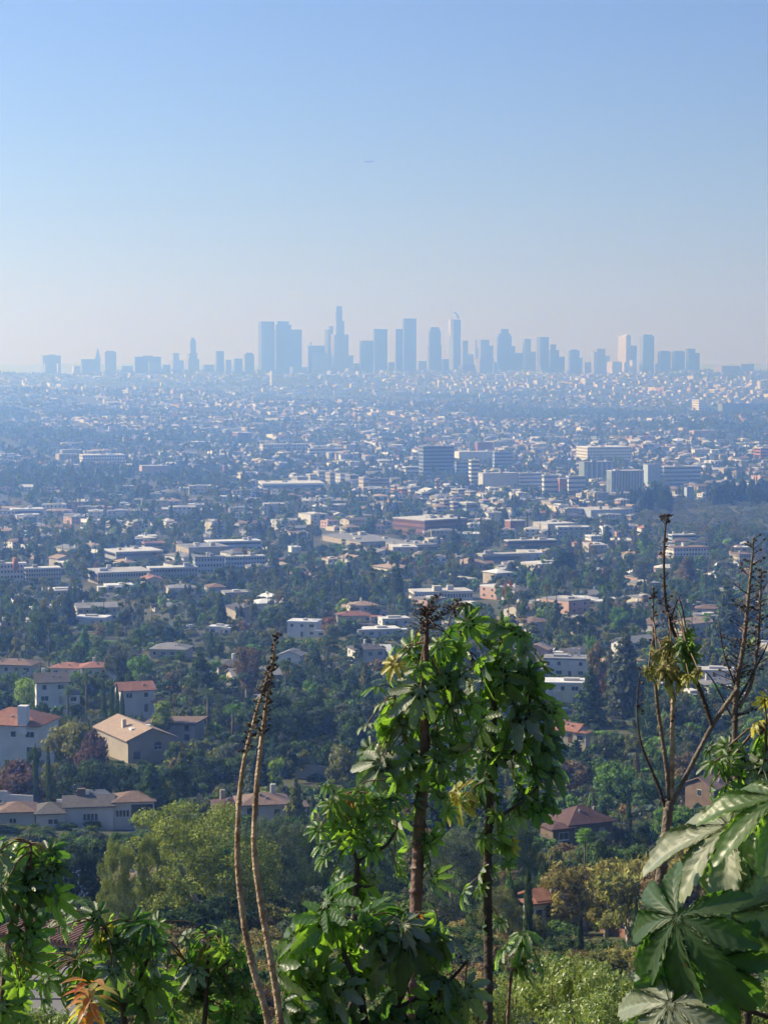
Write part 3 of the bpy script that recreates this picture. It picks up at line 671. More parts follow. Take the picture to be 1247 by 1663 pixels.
near_house('bright white cube house left of the twin cypress rows',148,1016,14,9,1,'flat','white','white',-10,0,seed=16)
near_house('small white flat house between dark trees',355,1031,7,6,1,'flat','white','white',-10,0,seed=17)
near_house('brown roofed house at the right edge of the big pine with chimney',374,1338,7,7,1,'hip','beige','maroon_shade',14,1,seed=18,dist=385,keep=(352,1290,392,1330,385))
near_house('dark brown roofed house with white bay window behind the dry stalks',424,1334,9,8,1,'hip','white','brown',10,1,seed=19,dist=375,big=True,keep=(400,1280,453,1333,375))
near_house('large white flat roofed villa with stepped cubes left of the castor plant',612,1036,17,9,1,'flat','white','white',14,0,seed=20,keep=(586,1008,656,1036,800))
near_house('white flat annex behind the stepped villa',640,1018,12,8,1,'flat','white','pale',14,0,seed=21)
near_house('white house with bay front left of the autumn brown tree',494,1035,12,9,2,'flat','white','white',-12,0,seed=22,keep=(474,1013,516,1035,800))
near_house('red roofed house behind the autumn brown tree',574,1012,14,9,1,'hip','cream','red',8,0,seed=23)
near_house('low house with white tarpaulin coloured roof in dark trees',598,1074,15,9,1,'gable','grey','white',12,1,seed=24,keep=(572,1052,626,1072,690))
near_house('white gabled cottage behind the pair of dry stalks',472,1080,7,8,1,'gable','white','grey',80,0,seed=25)
near_house('grey roofed house half hidden left of the castor trunk',588,1268,10,8,1,'gable','cream','grey',-20,0,seed=26,dist=470,keep=(555,1236,604,1266,470))
near_house('white villa with arched entrance behind lawn right of the castor plant',926,1144,14,9,2,'flat','white','white',-6,0,seed=27,keep=(896,1104,955,1142,600))
near_house('white cube villa with dark flat roof above the arched villa',920,1101,14,9,2,'flat','white','grey',-10,2,seed=28,keep=(892,1070,952,1100,680))
near_house('pinkish gabled house end just right of the castor leaves',876,1084,7,8,2,'gable','pink','tan',70,0,seed=29)
near_house('long grey hip roofed bungalow below the street lamp lawn',982,1188,17,9,1,'hip','grey','dark',-6,1,seed=30,rise=3.0,dist=560,keep=(938,1158,1028,1184,560))
near_house('small cottage with orange tiled roof at the foot of the lawn',898,1204,8,7,1,'gable','white','red',20,0,seed=31,keep=(884,1180,914,1202,500))
near_house('second orange tiled cottage next to the clipped hedge',925,1206,7,6,1,'gable','cream','red',-30,0,seed=32,dist=495,keep=(912,1186,934,1203,495))
near_house('shadowed house with wide dark red roof below the feathery trees',945,1368,8,7,1,'hip','brown','maroon_shade',25,0,seed=33,dist=330,rise=2.4,keep=(905,1312,990,1364,330))  # dark roof and brown wall colours carry the shade over this house
near_house('white box room with tiny windows behind the dry spiky stalks',1176,1188,8,6,1,'flat','white','white',-10,0,seed=34,dist=560,keep=(1164,1166,1192,1184,560))
near_house('pale blue house with flat roof behind the dry spiky stalks',1163,1106,12,8,1,'flat','white','pale',-8,0,seed=35,dist=640,keep=(1145,1082,1183,1104,640))
near_house('dark brown roofed house left of the big drooping castor leaf',1165,1304,8,8,1,'gable','brown','brown',35,0,seed=36,dist=400,keep=(1142,1274,1190,1300,400))
near_house('white roofed bungalow right of the bright green twin trees',945,985,15,9,1,'hip','cream','white',-10,0,seed=37)
near_house('white shed with pale roof left of the red tiled cottages',880,1072,9,7,1,'flat','white','white',-10,0,seed=38)
near_house('brown roofed house with white eaves among deep green trees at right',1152,1000,11,8,1,'hip','cream','brown',-10,0,seed=39)
near_house('pink walled house with dark window beside the bare tree',1116,945,14,9,2,'flat','pink','pale',-8,0,seed=40,keep=(1098,925,1130,944,1060))
near_house('small house with reddish roof seen among eucalyptus trees',893,1506,4,3,1,'gable','white','red',25,0,seed=41,dist=205,keep=(0,0,1,1,205))
near_house('white flat roofed outbuilding beyond the pergola',150,1448,7,5,1,'flat','blue','pale',-15,0,seed=42,dist=255,keep=(112,1425,160,1446,255))
near_house('terracotta roofed house end peeking out left of the big pine',202,1470,6,5,1,'gable','white','tan',10,0,seed=43,dist=235,keep=(178,1428,214,1458,235))
wall_run('garden_wall','sunlit cream garage wall by the dark driveway',[(480,1264),(510,1264),(538,1268)],3.0,wallm('cream'),d=455)
wall_run('garden_wall','low brick edged terrace wall right of the eucalyptus trees',[(962,1512),(990,1518),(1018,1525)],.9,wallm('brick'))
wall_run('retaining_wall','white post and rail wall of the brick terrace',[(1018,1521),(1025,1522)],2.2,M_WHITE)
# ------------------------------------------------------------------ plants: shapes shared by the many trees
FM = foliage_mat('foliage', 'OBJECT', .30, 0); FMI = foliage_mat('foliage_mass', 'INST', .30, 0)
BARK = mat('bark', (0.13,0.10,0.075), 0.95, 0.2, 6); PBARK = mat('bark_pale', (0.42,0.38,0.32), 0.9, 0.2, 4)
def cards(rng, c, r, n, size, out=0.5, flat=1.0, asp=1.6):
    """n small leaf faces through the shell of a clump"""
    d = rng.normal(size=(n, 3)); d /= np.linalg.norm(d, axis=1)[:, None]
    p = c + d*(r*(0.55+0.5*rng.random(n)))[:, None]*np.array([1, 1, flat])
    nn = d*(out+.45) + rng.normal(size=(n, 3))*0.42; nn /= np.linalg.norm(nn, axis=1)[:, None]
    a = np.cross(nn, rng.normal(size=(n, 3))); a /= np.linalg.norm(a, axis=1)[:, None]+1e-9; b = np.cross(nn, a)
    s = size*(0.6+0.8*rng.random(n))[:, None]
    return np.stack([p-a*s*asp*.5, p+b*s*.5, p+a*s*asp*.5, p-b*s*.5], 1).reshape(-1, 3)
def leaf_mesh(name, chunks, mats, core=None):
    V = np.concatenate(chunks); n = len(V)//4
    f = np.arange(n*4).reshape(-1, 4).tolist(); V = V.tolist()
    if core:
        for v, fs in core:
            o = len(V); V += v; f += [tuple(i+o for i in q) for q in fs]
    me = bpy.data.meshes.new(name); me.from_pydata(V, [], f); me.materials.append(mats); me.update(); return me
_ico = bmesh.new(); bmesh.ops.create_icosphere(_ico, subdivisions=1, radius=1.0); _iv = [v.co.copy() for v in _ico.verts]; _if = [tuple(v.index for v in f.verts) for f in _ico.faces]; _ico.free()
def core_of(c, r, s=0.72, flat=1.0): return ([(c[0]+v.x*r*s, c[1]+v.y*r*s, c[2]+v.z*r*s*flat) for v in _iv], _if)
def lerp_pts(a, b, n=4, sag=0.0, rr=None):
    a, b = Vector(a), Vector(b); out = []
    for i in range(n):
        t = i/(n-1); p = a.lerp(b, t); p.z += sag*math.sin(math.pi*t); 
        if rr and 0 < i < n-1: p += Vector((rr.uniform(-.05,.05), rr.uniform(-.05,.05), 0))*(b-a).length
        out.append(p)
    return out
def crown_broad(seed, n_clump, n_leaf, size, kind='round', core=True):
    """unit-ish tree: height 1 is scaled later; returns crown mesh data and trunk MB; full size 10 m tall, 10 m wide"""
    rng = np.random.default_rng(seed); rr = random.Random(seed); chunks = []; cores = []; cl = []
    H = 10.0
    for i in range(n_clump):
        g = 2*math.pi*(i*0.618+rr.random()*.15); q = rr.random()
        if kind == 'round': z = 3.6 + 5.2*q; rad = 3.4*math.sqrt(max(0.05, 1-((z-5.6)/4.4)**2))*rr.uniform(.45,1.0); cr = rr.uniform(1.1,1.9)
        elif kind == 'tall': z = 2.4 + 6.6*q; rad = 2.0*math.sqrt(max(0.05, 1-((z-5.4)/5)**2))*rr.uniform(.3,1.1); cr = rr.uniform(.8,1.4)
        elif kind == 'flat': z = 6.2+2.2*q; rad = 4.2*rr.uniform(.1,1.0)*(1-.4*(z-6.2)/2.2); cr = rr.uniform(1.0,1.6)
        elif kind == 'wispy': z = 2.8 + 6.2*q; rad = 3.0*rr.uniform(.2,1.05)*math.sqrt(max(.08,1-((z-6)/4.6)**2)); cr = rr.uniform(.7,1.25)
        elif kind == 'pine': z = 2.0 + 7.4*q; rad = 4.3*math.sqrt(max(.05, 1-((z-5.2)/5)**2))*rr.uniform(.45,1.08)*(1+.12*math.sin(3*g)); cr = rr.uniform(.5,1.0)
        else: z = 3.0+5.5*q; rad = 3.2*rr.uniform(.2,1); cr = rr.uniform(1,1.8)
        c = np.array([math.cos(g)*rad, math.sin(g)*rad, z]); cl.append((c, cr))
        chunks.append(cards(rng, c, cr, int(n_leaf*cr*cr/1.9), size, flat=.8, out=.6 if kind != 'wispy' else .2, asp=1.6 if kind != 'wispy' else 2.6))
        if core and kind != 'wispy': cores.append(core_of(c, cr, .62, .8))
    tb = MB(); tz_ = 3.2 if kind != 'flat' else 5.2
    tb.tube([(0,0,-1.5),(.05,0,tz_*.5),(rr.uniform(-.3,.3),rr.uniform(-.3,.3),tz_)], [.38,.28,.2], 6)
    for c, cr in cl[:: max(1, len(cl)//7)]:
        tb.tube(lerp_pts((0,0,tz_*rr.uniform(.6,.98)), c, 4, -.3, rr), [.15,.11,.07,.03], 5, cap=False)
    return chunks, cores, tb
def crown_conifer(seed, n_leaf, size, wid=0.22):
    rng = np.random.default_rng(seed); rr = random.Random(seed); chunks = []; cores = []
    L = 15
    for i in range(L):
        t = i/(L-1); z = 1.2 + 8.6*t; rad = 10*wid*(1-t)**.75*rr.uniform(.85,1.15)+.12; k = max(2, int(8*(1-t)+2))
        for j in range(k):
            g = 2*math.pi*(j/k)+i*1.1+rr.uniform(-.2,.2); q = rr.uniform(.45,1)*rad
            c = np.array([math.cos(g)*q, math.sin(g)*q, z-q*.18]); cr = .3+.32*rad
            chunks.append(cards(rng, c, cr, int(n_leaf*cr), size, flat=.5, asp=2.2))
        cores.append(core_of((0,0,z), rad*.62+.1, .9, .7))
    tb = MB().tube([(0,0,-1.5),(0,0,9.6)], [.28,.04], 6)
    return chunks, cores, tb
def crown_cypress(seed, n, size):
    rng = np.random.default_rng(seed); z = rng.random(n)**.9; rad = .62*np.sin(np.clip(z*.94+.1,0,1)*math.pi)**.55
    g = rng.random(n)*6.283; P = np.stack([np.cos(g)*rad*(.8+.3*rng.random(n)), np.sin(g)*rad*(.8+.3*rng.random(n)), .4+9.6*z], 1)
    ch = []
    a = np.stack([np.cos(g)*.25+rng.normal(size=n)*.2, np.sin(g)*.25+rng.normal(size=n)*.2, np.ones(n)], 1); a /= np.linalg.norm(a, axis=1)[:, None]
    b = np.stack([-np.sin(g), np.cos(g), rng.normal(size=n)*.3], 1); s = size*(.6+.8*rng.random(n))[:, None]
    ch.append(np.stack([P-a*s, P+b*s*.45, P+a*s, P-b*s*.45], 1).reshape(-1, 3))
    core = MB().tube([(0,0,.3),(0,0,2),(0,0,5),(0,0,8),(0,0,9.7)], [.3,.45,.5,.36,.04], 8)
    return ch, [(core.v, core.f)], MB().tube([(0,0,-1.5),(0,0,1.5)], [.16,.14], 6)
def crown_palm(seed, kind='fan', n=22, seg=5):
    """fronds: each a bent strip split in leaflets"""
    rr = random.Random(seed); mb = MB(); H = 10.0
    for i in range(n):
        g = 2.4*i+rr.uniform(-.2,.2); el = math.pi*(.42 - .75*(i/n)) ; L = 1.15 if kind == 'fan' else 2.1
        if kind == 'fan':
            o = Vector((0,0,H)); dr = Vector((math.cos(g)*math.cos(el), math.sin(g)*math.cos(el), math.sin(el)))
            side = dr.cross(Vector((0,0,1))).normalized(); up = side.cross(dr)
            c = o + dr*L*.45; m = 7
            for k in range(m):
                a = -1.25+2.5*k/(m-1); tip = c+(dr*math.cos(a)+side*math.sin(a))*L*.75 - Vector((0,0,.12*L)); w = side*math.cos(a)*.09-dr*math.sin(a)*.09
                mb.poly([c-w*.4, c+w*.4, c.lerp(tip,.6)+w+up*.03, tip, c.lerp(tip,.6)-w], [(0,1,2,3,4)])
            mb.poly([o-side*.03, o+side*.03, c+side*.03, c-side*.03], [(0,1,2,3)])
        else:
            pts = []; 
            for k in range(seg+1):
                t = k/seg; pts.append(Vector((math.cos(g)*math.cos(el)*L*t, math.sin(g)*math.cos(el)*L*t, H+math.sin(el)*L*t-.9*t*t)))
            sd_ = Vector((-math.sin(g), math.cos(g), 0))
            for k in range(seg*2):
                t = (k+1)/(seg*2+.5); j = min(seg-1, int(t*seg)); p = pts[j].lerp(pts[j+1], t*seg-j); l = .5*math.sin(math.pi*min(1,t*.85+.15))+.05; fw = (pts[j+1]-pts[j]).normalized()
                for sg in (-1, 1):
                    tip = p+sd_*sg*l+fw*l*.5-Vector((0,0,l*.35)); mb.poly([p-fw*.06, p+fw*.06, tip], [(0,1,2)])
    return mb
VAR = {}     # kind -> list of (crown mesh, trunk mesh, leaf count)
def variant(kind, ch, co, tb, bark=None, nm=None):
    cm = leaf_mesh(kind, ch, FM, co) if ch is not None else co
    tm = tb.mesh('trunk', bark or BARK, True); VAR.setdefault(kind, []).append((cm, tm))
for i in range(4): variant('broad', *crown_broad(20+i, 22, 120, .34, 'round'))
for i in range(2): variant('broad', *crown_broad(30+i, 24, 110, .32, 'tall'))
for i in range(2): variant('broadflat', *crown_broad(40+i, 20, 120, .3, 'flat'))
for i in range(3): variant('wispy', *crown_broad(50+i, 40, 130, .26, 'wispy'), bark=PBARK)
for i in range(2): variant('pinehi', *crown_broad(60+i, 170, 760, .10, 'pine', False), bark=PBARK)
for i in range(2): variant('conifer', *crown_conifer(70+i, 60, .34))
for i in range(2): variant('cypress', *crown_cypress(80+i, 900, .22))
for i in range(3):
    pm = crown_palm(90+i, 'fan').mesh('palm_crown', FM); VAR.setdefault('fanpalm', []).append((pm, MB().tube([(0,0,-1),(0.05,0,5),(0,0,9.95)], [.16,.11,.10], 6).mesh('trunk', BARK, True)))
for i in range(2):
    pm = crown_palm(95+i, 'feather', 26).mesh('palm_crown', FM); VAR.setdefault('datepalm', []).append((pm, MB().tube([(0,0,-1),(0,0,9.95)], [.3,.22], 7).mesh('trunk', BARK, True)))

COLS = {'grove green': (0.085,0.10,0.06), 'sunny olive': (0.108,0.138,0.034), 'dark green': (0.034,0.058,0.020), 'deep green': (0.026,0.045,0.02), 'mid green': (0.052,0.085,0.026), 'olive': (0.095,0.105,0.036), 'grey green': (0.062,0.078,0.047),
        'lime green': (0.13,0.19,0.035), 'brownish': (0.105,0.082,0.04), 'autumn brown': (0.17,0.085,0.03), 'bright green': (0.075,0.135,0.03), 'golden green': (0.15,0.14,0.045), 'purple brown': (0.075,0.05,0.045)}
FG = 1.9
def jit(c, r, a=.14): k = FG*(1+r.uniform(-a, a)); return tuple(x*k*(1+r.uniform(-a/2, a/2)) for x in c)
SHAPE = {'broad': ('broadleaf_tree','round crowned tree','tree',10), 'broadflat': ('flat_crowned_tree','flat crowned tree','tree',10), 'wispy': ('eucalyptus_tree','feathery eucalyptus','tree',10),
         'pinehi': ('pine_tree','dense pine tree','tree',10), 'conifer': ('conifer_tree','pointed conifer','conifer',4.6), 'cypress': ('cypress_tree','narrow cypress','cypress',1.25),
         'fanpalm': ('fan_palm','tall fan palm','palm',2.4), 'datepalm': ('feather_palm','feather palm','palm',4.6)}
tr = random.Random(5)
def plant_tree(kind, x, y, z, h, w, colname, label=None, group=None, rz=None, pix=None):
    nm, word, cat, w0 = SHAPE[kind]
    v = tr.choice(VAR[kind]); t = bpy.data.objects.new(nm, None); COL.objects.link(t); t.empty_display_size = .5
    t.location = (x, y, z); t.rotation_euler = (0, 0, tr.uniform(0, 6.28) if rz is None else rz)
    sw = w/w0; t.scale = (sw, sw, h/10.0)
    c = bpy.data.objects.new('crown', v[0]); COL.objects.link(c); c.parent = t; c.color = (*jit(COLS[colname], tr), 1)
    k = bpy.data.objects.new('trunk', v[1]); COL.objects.link(k); k.parent = t
    tag(t, label or f'{colname} {word}', cat, group, None, pix or proj(x, y, z+h*.6))
    return t
def tree_px(kind, px, ytop, d, wpx, col, label=None, rz=None):
    """a tree whose crown tops out at a photo point, rooted on the ground under it at distance d"""
    p = at(px, ytop, d); g = tz(p.x, d); h = max(3, p.z-g); w = wpx*d/F
    FOOT.append((p.x, d, w*.3)); KEEP.append((px-wpx*.42, ytop, px+wpx*.42, ytop+h*F/d*.45, d))
    return plant_tree(kind, p.x, d, g, h, w, col, label, None, rz, (px, ytop+8))
# named trees
TREES = [
 ('pinehi',322,1306,190,300,'sunny olive','large sunlit pine with olive crown and white limbs above the castor leaves'),
 ('pinehi',190,1362,182,66,'sunny olive','small sunlit pine left of the large pine'),
 ('pinehi',245,1352,188,60,'sunny olive','slim sunlit pine touching the left side of the large pine'),
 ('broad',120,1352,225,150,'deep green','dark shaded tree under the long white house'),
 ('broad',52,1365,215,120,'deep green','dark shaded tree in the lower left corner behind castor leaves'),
 ('broad',215,1345,290,110,'dark green','dark tree between the long white house and the pine'),
 ('pinehi',435,1325,215,130,'grey green','dull green pine behind the pair of dry stalks'),
 ('pinehi',505,1350,235,110,'dark green','dark pine right of the dry stalks'),
 ('pinehi',735,1345,225,150,'grey green','soft grey green pine behind the castor trunk'),
 ('pinehi',810,1440,190,90,'olive','small bushy pine beside the right castor stem'),
 ('pinehi',830,1330,250,110,'dark green','dark pine behind the right castor stem'),
 ('pinehi',600,1370,230,120,'dark green','dark pine behind the lower left castor leaves'),
 ('wispy',925,1400,205,110,'golden green','golden brown eucalyptus left of the small brick terrace'),
 ('wispy',985,1390,215,110,'golden green','golden brown eucalyptus behind the small brick terrace'),
 ('wispy',1055,1372,205,120,'golden green','golden eucalyptus behind the thick bare castor stem'),
 ('wispy',1130,1345,195,150,'golden green','tall golden eucalyptus under the drooping castor leaves'),
 ('wispy',1215,1400,190,130,'golden green','golden eucalyptus at the right edge'),
 ('cypress',858,1408,165,17,'dark green','slender cypress at the right side of the castor plant'),
 ('cypress',942,1489,150,13,'deep green','short dark cypress in front of the eucalyptus trees'),
 ('cypress',1033,1462,150,15,'deep green','short dark cypress beside the white terrace post'),
 ('fanpalm',950,1357,255,34,'bright green','single fan palm over the shadowed red roof'),
 ('cypress',57,1208,402,10,'dark green','left one of two cypresses before the large white house'),
 ('cypress',78,1206,400,9,'dark green','right one of two cypresses before the large white house'),
 ('cypress',168,1105,520,10,'dark green','lone cypress in front of the low red roofed house'),
 ('cypress',182,1103,515,10,'dark green','tallest cypress of the small group behind the stucco house'),
 ('cypress',190,1112,512,10,'dark green','middle cypress of the small group behind the stucco house'),
 ('cypress',198,1122,510,10,'dark green','shortest cypress of the small group behind the stucco house'),
 ('broadflat',112,1163,430,115,'golden green','yellow green domed tree in front of the stucco house'),
 ('broad',150,1185,418,80,'purple brown','purple brown tree beside the stucco house'),
 ('broad',30,1235,405,110,'purple brown','dark purple tree below the large white house'),
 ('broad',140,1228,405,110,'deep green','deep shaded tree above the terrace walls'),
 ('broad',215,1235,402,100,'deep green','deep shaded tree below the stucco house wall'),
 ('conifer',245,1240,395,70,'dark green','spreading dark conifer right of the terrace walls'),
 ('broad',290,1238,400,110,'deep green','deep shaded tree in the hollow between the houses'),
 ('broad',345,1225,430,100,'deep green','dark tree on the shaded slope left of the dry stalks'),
 ('wispy',400,1046,600,75,'brownish','tall brownish eucalyptus with a pale trunk behind the dry stalks'),
 ('broad',44,1096,560,52,'lime green','lime green tree beside the white slate roofed house'),
 ('broad',190,1043,640,52,'grey green','tall pale poplar behind the white red roofed houses'),
 ('broad',228,1062,630,48,'bright green','bright green tree right of the pale poplar'),
 ('broad',262,1130,500,66,'lime green','bright bushy tree behind the brown modern house'),
 ('conifer',1016,1020,560,66,'grey green','tall grey conifer above the grey bungalow'),
 ('broad',968,1034,590,58,'brownish','brownish tree left of the tall grey conifer'),
 ('conifer',1180,950,720,60,'grey green','grey conifer behind the spiky dry stalks'),
 ('conifer',958,1085,540,50,'dark green','dark layered conifer beside the arched villa'),
 ('broad',533,998,800,44,'autumn brown','autumn brown round tree left of the stepped villa'),
 ('broad',540,1012,760,34,'olive','olive tree in front of the autumn brown tree'),
 ('broad',865,927,1010,26,'lime green','lime green tree, left one of the twin bright trees'),
 ('broad',886,935,1000,22,'bright green','bright green tree, right one of the twin bright trees'),
 ('broad',1006,984,800,38,'bright green','bright green tree above the tall grey conifer'),
 ('broad',1060,1045,700,34,'bright green','bright green tree behind the thin bare stalk'),
 ('broad',1040,985,800,30,'mid green','mid green tree beside the thin bare stalk'),
 ('broad',918,888,1150,52,'deep green','large dark round tree in front of the long grey building'),
 ('broad',738,862,1350,44,'deep green','large dark tree right of the brick building front'),
 ('wispy',792,843,1400,42,'grey green','tall grey green eucalyptus right of the brick building'),
 ('wispy',1048,905,1080,50,'grey green','tall pale eucalyptus left of the leafless stalk'),
 ('conifer',1115,905,1080,44,'brownish','brownish conifer right of the leafless stalk'),
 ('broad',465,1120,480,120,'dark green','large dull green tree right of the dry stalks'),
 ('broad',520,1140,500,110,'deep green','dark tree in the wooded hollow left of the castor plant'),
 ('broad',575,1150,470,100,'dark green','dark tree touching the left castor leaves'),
 ('broad',560,1206,420,80,'olive','small olive tree in front of the cream garage wall'),
 ('conifer',480,1265,370,40,'olive','small pale conifer left of the driveway'),
 ('broad',640,1290,340,110,'brownish','brown bush behind the castor trunk'),
 ('conifer',325,1060,580,60,'dark green','dark conifer right of the beige columned house'),
 ('broad',1000,1232,400,90,'bright green','bright sunlit tree right of the shadowed red roof'),
 ('broad',1050,1250,395,80,'mid green','mid green tree behind the bare castor stems'),
 ('broad',925,1235,430,90,'brownish','russet hedge tree beneath the orange tiled cottages'),
 ('broad',1028,1190,470,44,'olive','pale olive tree right of the clipped hedge'),
 ('broad',1110,1215,430,80,'brownish','brownish tree between the bare stems'),
 ('conifer',865,1120,480,90,'dark green','tall dark conifer directly behind the castor leaves'),
 ('broad',1095,1300,330,90,'bright green','green tree in front of the dark brown roof'),
]
TREES += [('wispy',898,1432,208,95,'golden green','leftmost small golden eucalyptus above the slender dark cypress'),('wispy',950,1418,222,110,'golden green','golden eucalyptus between the fan palm and the short cypress'),
 ('wispy',1020,1402,196,120,'golden green','golden eucalyptus directly above the white terrace post'),('wispy',1095,1400,188,130,'brownish','brown tinted eucalyptus right of the thick bare castor stem'),('wispy',1170,1390,215,120,'olive','olive eucalyptus behind the huge castor leaves'),
 ('broad',870,1480,180,60,'olive','olive bush left of the golden eucalyptus trees')]
for k, px, yt, d, wp, c, lab in TREES: tree_px(k, px, yt, d, wp*(1.3 if k == 'wispy' and px > 880 else 1), c, lab)
for px, yt, d, lab in ((397,893,1130,'tall thin fan palm left of the white roofs'),(752,893,1180,'left of three fan palms in a row below the dark tree'),(761,896,1170,'middle of three fan palms in a row below the dark tree'),
    (770,893,1190,'right of three fan palms in a row below the dark tree'),(531,1040,640,'slim fan palm below the autumn brown tree'),(543,1048,640,'second slim fan palm below the autumn brown tree'),(592,905,1150,'thin fan palm left of the villa row'),(281,960,980,'thin fan palm above the cube house'),
    (408,1093,600,'fan palm beside the pale eucalyptus trunk'),(394,1098,590,'leaning fan palm beside the brownish eucalyptus'),(970,1010,800,'fan palm above the brownish tree'),(293,1065,600,'fan palm before the columned house'),
    (558,880,1250,'lone fan palm before the large flat hall'),(680,905,1150,'fan palm in front of the flat cream store')):
    tree_px('fanpalm', px, yt, d, 8.5*1000/d*1.6, 'mid green', lab)
for px, yt, d, w, lab in ((338,1125,520,60,'feather palm with arching fronds below the twin stalks'),(378,1150,500,48,'bright feather palm left of the dry stalks'),(140,1095,540,30,'slim feather palm beside the white house'),(110,1120,520,36,'feather palm right of the slate roofed house'),(860,1150,520,50,'feather palm hidden behind castor leaves')):
    tree_px('datepalm', px, yt, d, w, 'bright green' if 'bright' in lab else 'mid green', lab)

# ------------------------------------------------------------------ the town: lots, houses and trees
print('town')
GA = R(17); ca, sa = math.cos(GA), math.sin(GA)
lots = []; pts_t = []       # pts_t: (x, y, kind, h, w, col)
rt = random.Random(77); half = math.tan(R(13.2))
def free(x, y, r, lim=0):
    for fx, fy, fr in FOOT:
        if abs(fx-x) < fr+r and abs(fy-y) < fr+r and (fx-x)**2+(fy-y)**2 < (fr+r)**2: return False
    return True
ROADS = (880, 1075, 1310, 1640, 2050)
def by_road(x, y, r): return any(abs(y-(yy+x*math.tan(GA))) < r for yy in ROADS)
def clears(x, y, z, h, w):
    """True when a tree here would not hide a landmark that the photo shows"""
    px, p1 = proj(x, y, z+h); _, p0 = proj(x, y, z); s = F/y
    a, b = px-w*s*.5, px+w*s*.5
    for x0, y0, x1, y1, d in KEEP:
        if y < d-1 and b > x0 and a < x1 and p1 < y1 and p0 > y0: return False
    return True
GROVE = lambda px, py: 1030 < px and 812 < py < 868
def pal(r, y):
    q = r.random()
    if q < .20: return 'dark green'
    if q < .30: return 'deep green'
    if q < .56: return 'mid green'
    if q < .74: return 'grey green'
    if q < .87: return 'olive'
    if q < .90: return 'brownish'
    if q < .96: return 'bright green'
    if q < .997: return 'lime green' if y < 2500 and r.random() < .4 else 'mid green'
    return 'autumn brown'
WPAL = [('white', 5), ('cream', 4), ('grey', 2), ('beige', 3), ('pink', 1)]
RPAL = [('pale', 4), ('grey', 3), ('dark', 3), ('brown', 3), ('tan', 3), ('red', 1), ('white', 2)]
def pick(r, P):
    s = sum(w for _, w in P); q = r.random()*s
    for k, w in P:
        q -= w
        if q <= 0: return k
    return P[-1][0]
rows = []
y = 330.0
def lot_iter():
    """lots laid along turned streets; farther out they get larger"""
    for (ya, yb_, lw, ld) in ((560, 1500, 19, 33), (1500, 3200, 21, 36), (3200, 5600, 28, 46), (5600, 9300, 40, 62)):
        n = int(yb_*half/lw)+int(yb_*.3/lw)+6; m0 = int((ya-400)/ld); m1 = int((yb_+600)/ld)+2
        for j in range(m0, m1):
            for i in range(-n, n):
                u = i*lw; v = j*ld + (6 if j % 2 else 0)
                if i % 9 == 0: continue
                x = u*ca - v*sa*.0 + v*math.tan(GA)*0 ; X = u*ca - (v-ya)*sa*1.0; Y = u*sa + ya + (v-ya)*ca
                if ya <= Y < yb_ and abs(X) < Y*half+25: yield X, Y, lw, ld, j
for X, Y, lw, ld, j in lot_iter():
    X += rt.uniform(-2, 2); Y += rt.uniform(-3, 3)
    z = tz(X, Y); px, py = proj(X, Y, z)
    far = Y > 3200
    if GROVE(px, py): continue
    wooded = math.sin(X*.0035+Y*.0011)+math.sin(X*.0012-Y*.0046+1)
    if 5000 < Y < 7200 and px < 260: wooded += .8
    if 3300 < Y < 4600: wooded += .35
    if Y > 4200: wooded -= .9*math.sin(X*0.0021 + Y*0.0013 + 2.2)*.8 - .15
    built = rt.random() < (.70 if Y > 1150 else .5) + (.12 if Y > 5200 else 0) - wooded*(.34 if Y > 1500 else .14)
    if built and not by_road(X, Y, 11) and not (Y < 830 and px < 340) and free(X, Y, 7 if not far else 3) and (Y > 3400 or clears(X, Y, z, 5, 14)):
        w = rt.uniform(10, 15)*(1 if not far else 1.35); d = rt.uniform(8, 13)*(1 if not far else 1.3); st = 1 if rt.random() < .62 else 2
        if rt.random() < .10 + (.12 if Y > 1500 else 0): w *= 1.7; d *= 1.4; st = rt.choice([2,2,3])
        if Y > 6500 and rt.random() < .2: st = rt.choice([3,4,5]); w *= 1.2
        lots.append((X, Y, z, w, d, st, rt.choice(['flat','flat','gable','hip','hip']) if not (st > 2) else 'flat', pick(rt, WPAL), pick(rt, RPAL), GA + [0,.3,-.2,.15][int(X//420+Y//600) % 4] + rt.choice([0,0,0,math.pi/2,math.pi/2]) + rt.uniform(-.06,.06)))
    nt_ = rt.choice([3,4,4,5]) if not far else rt.choice([2,3,3,4])
    if Y > 6800: nt_ = rt.choice([1,1,2,3])
    if not built: nt_ += 2
    if Y < 1500: nt_ += 3
    for k in range(nt_):
        x2, y2 = X + rt.uniform(-.5,.5)*lw, Y + rt.uniform(-.55,.55)*ld; s = 1 if not far else 1.35
        q = rt.random()
        if q < (.075 if Y < 2200 else .05): kind, h, w = 'fanpalm', rt.uniform(13,22), rt.uniform(3,4)
        elif q < .10: kind, h, w = 'cypress', rt.uniform(8,14), rt.uniform(1.6,2.4)
        elif q < .13: kind, h, w = 'conifer', rt.uniform(10,18), rt.uniform(5,7.5)
        elif q < .20: kind, h, w = 'wispy', rt.uniform(11,17), rt.uniform(7,11)
        elif q < .24: kind, h, w = 'broadflat', rt.uniform(6,9), rt.uniform(8,12)
        else: kind, h, w = 'broad', rt.choice([rt.uniform(3.5,7), rt.uniform(5,12)])*s, rt.uniform(4.5,11)*s
        pts_t.append((x2, y2, kind, h, w, pal(rt, y2)))
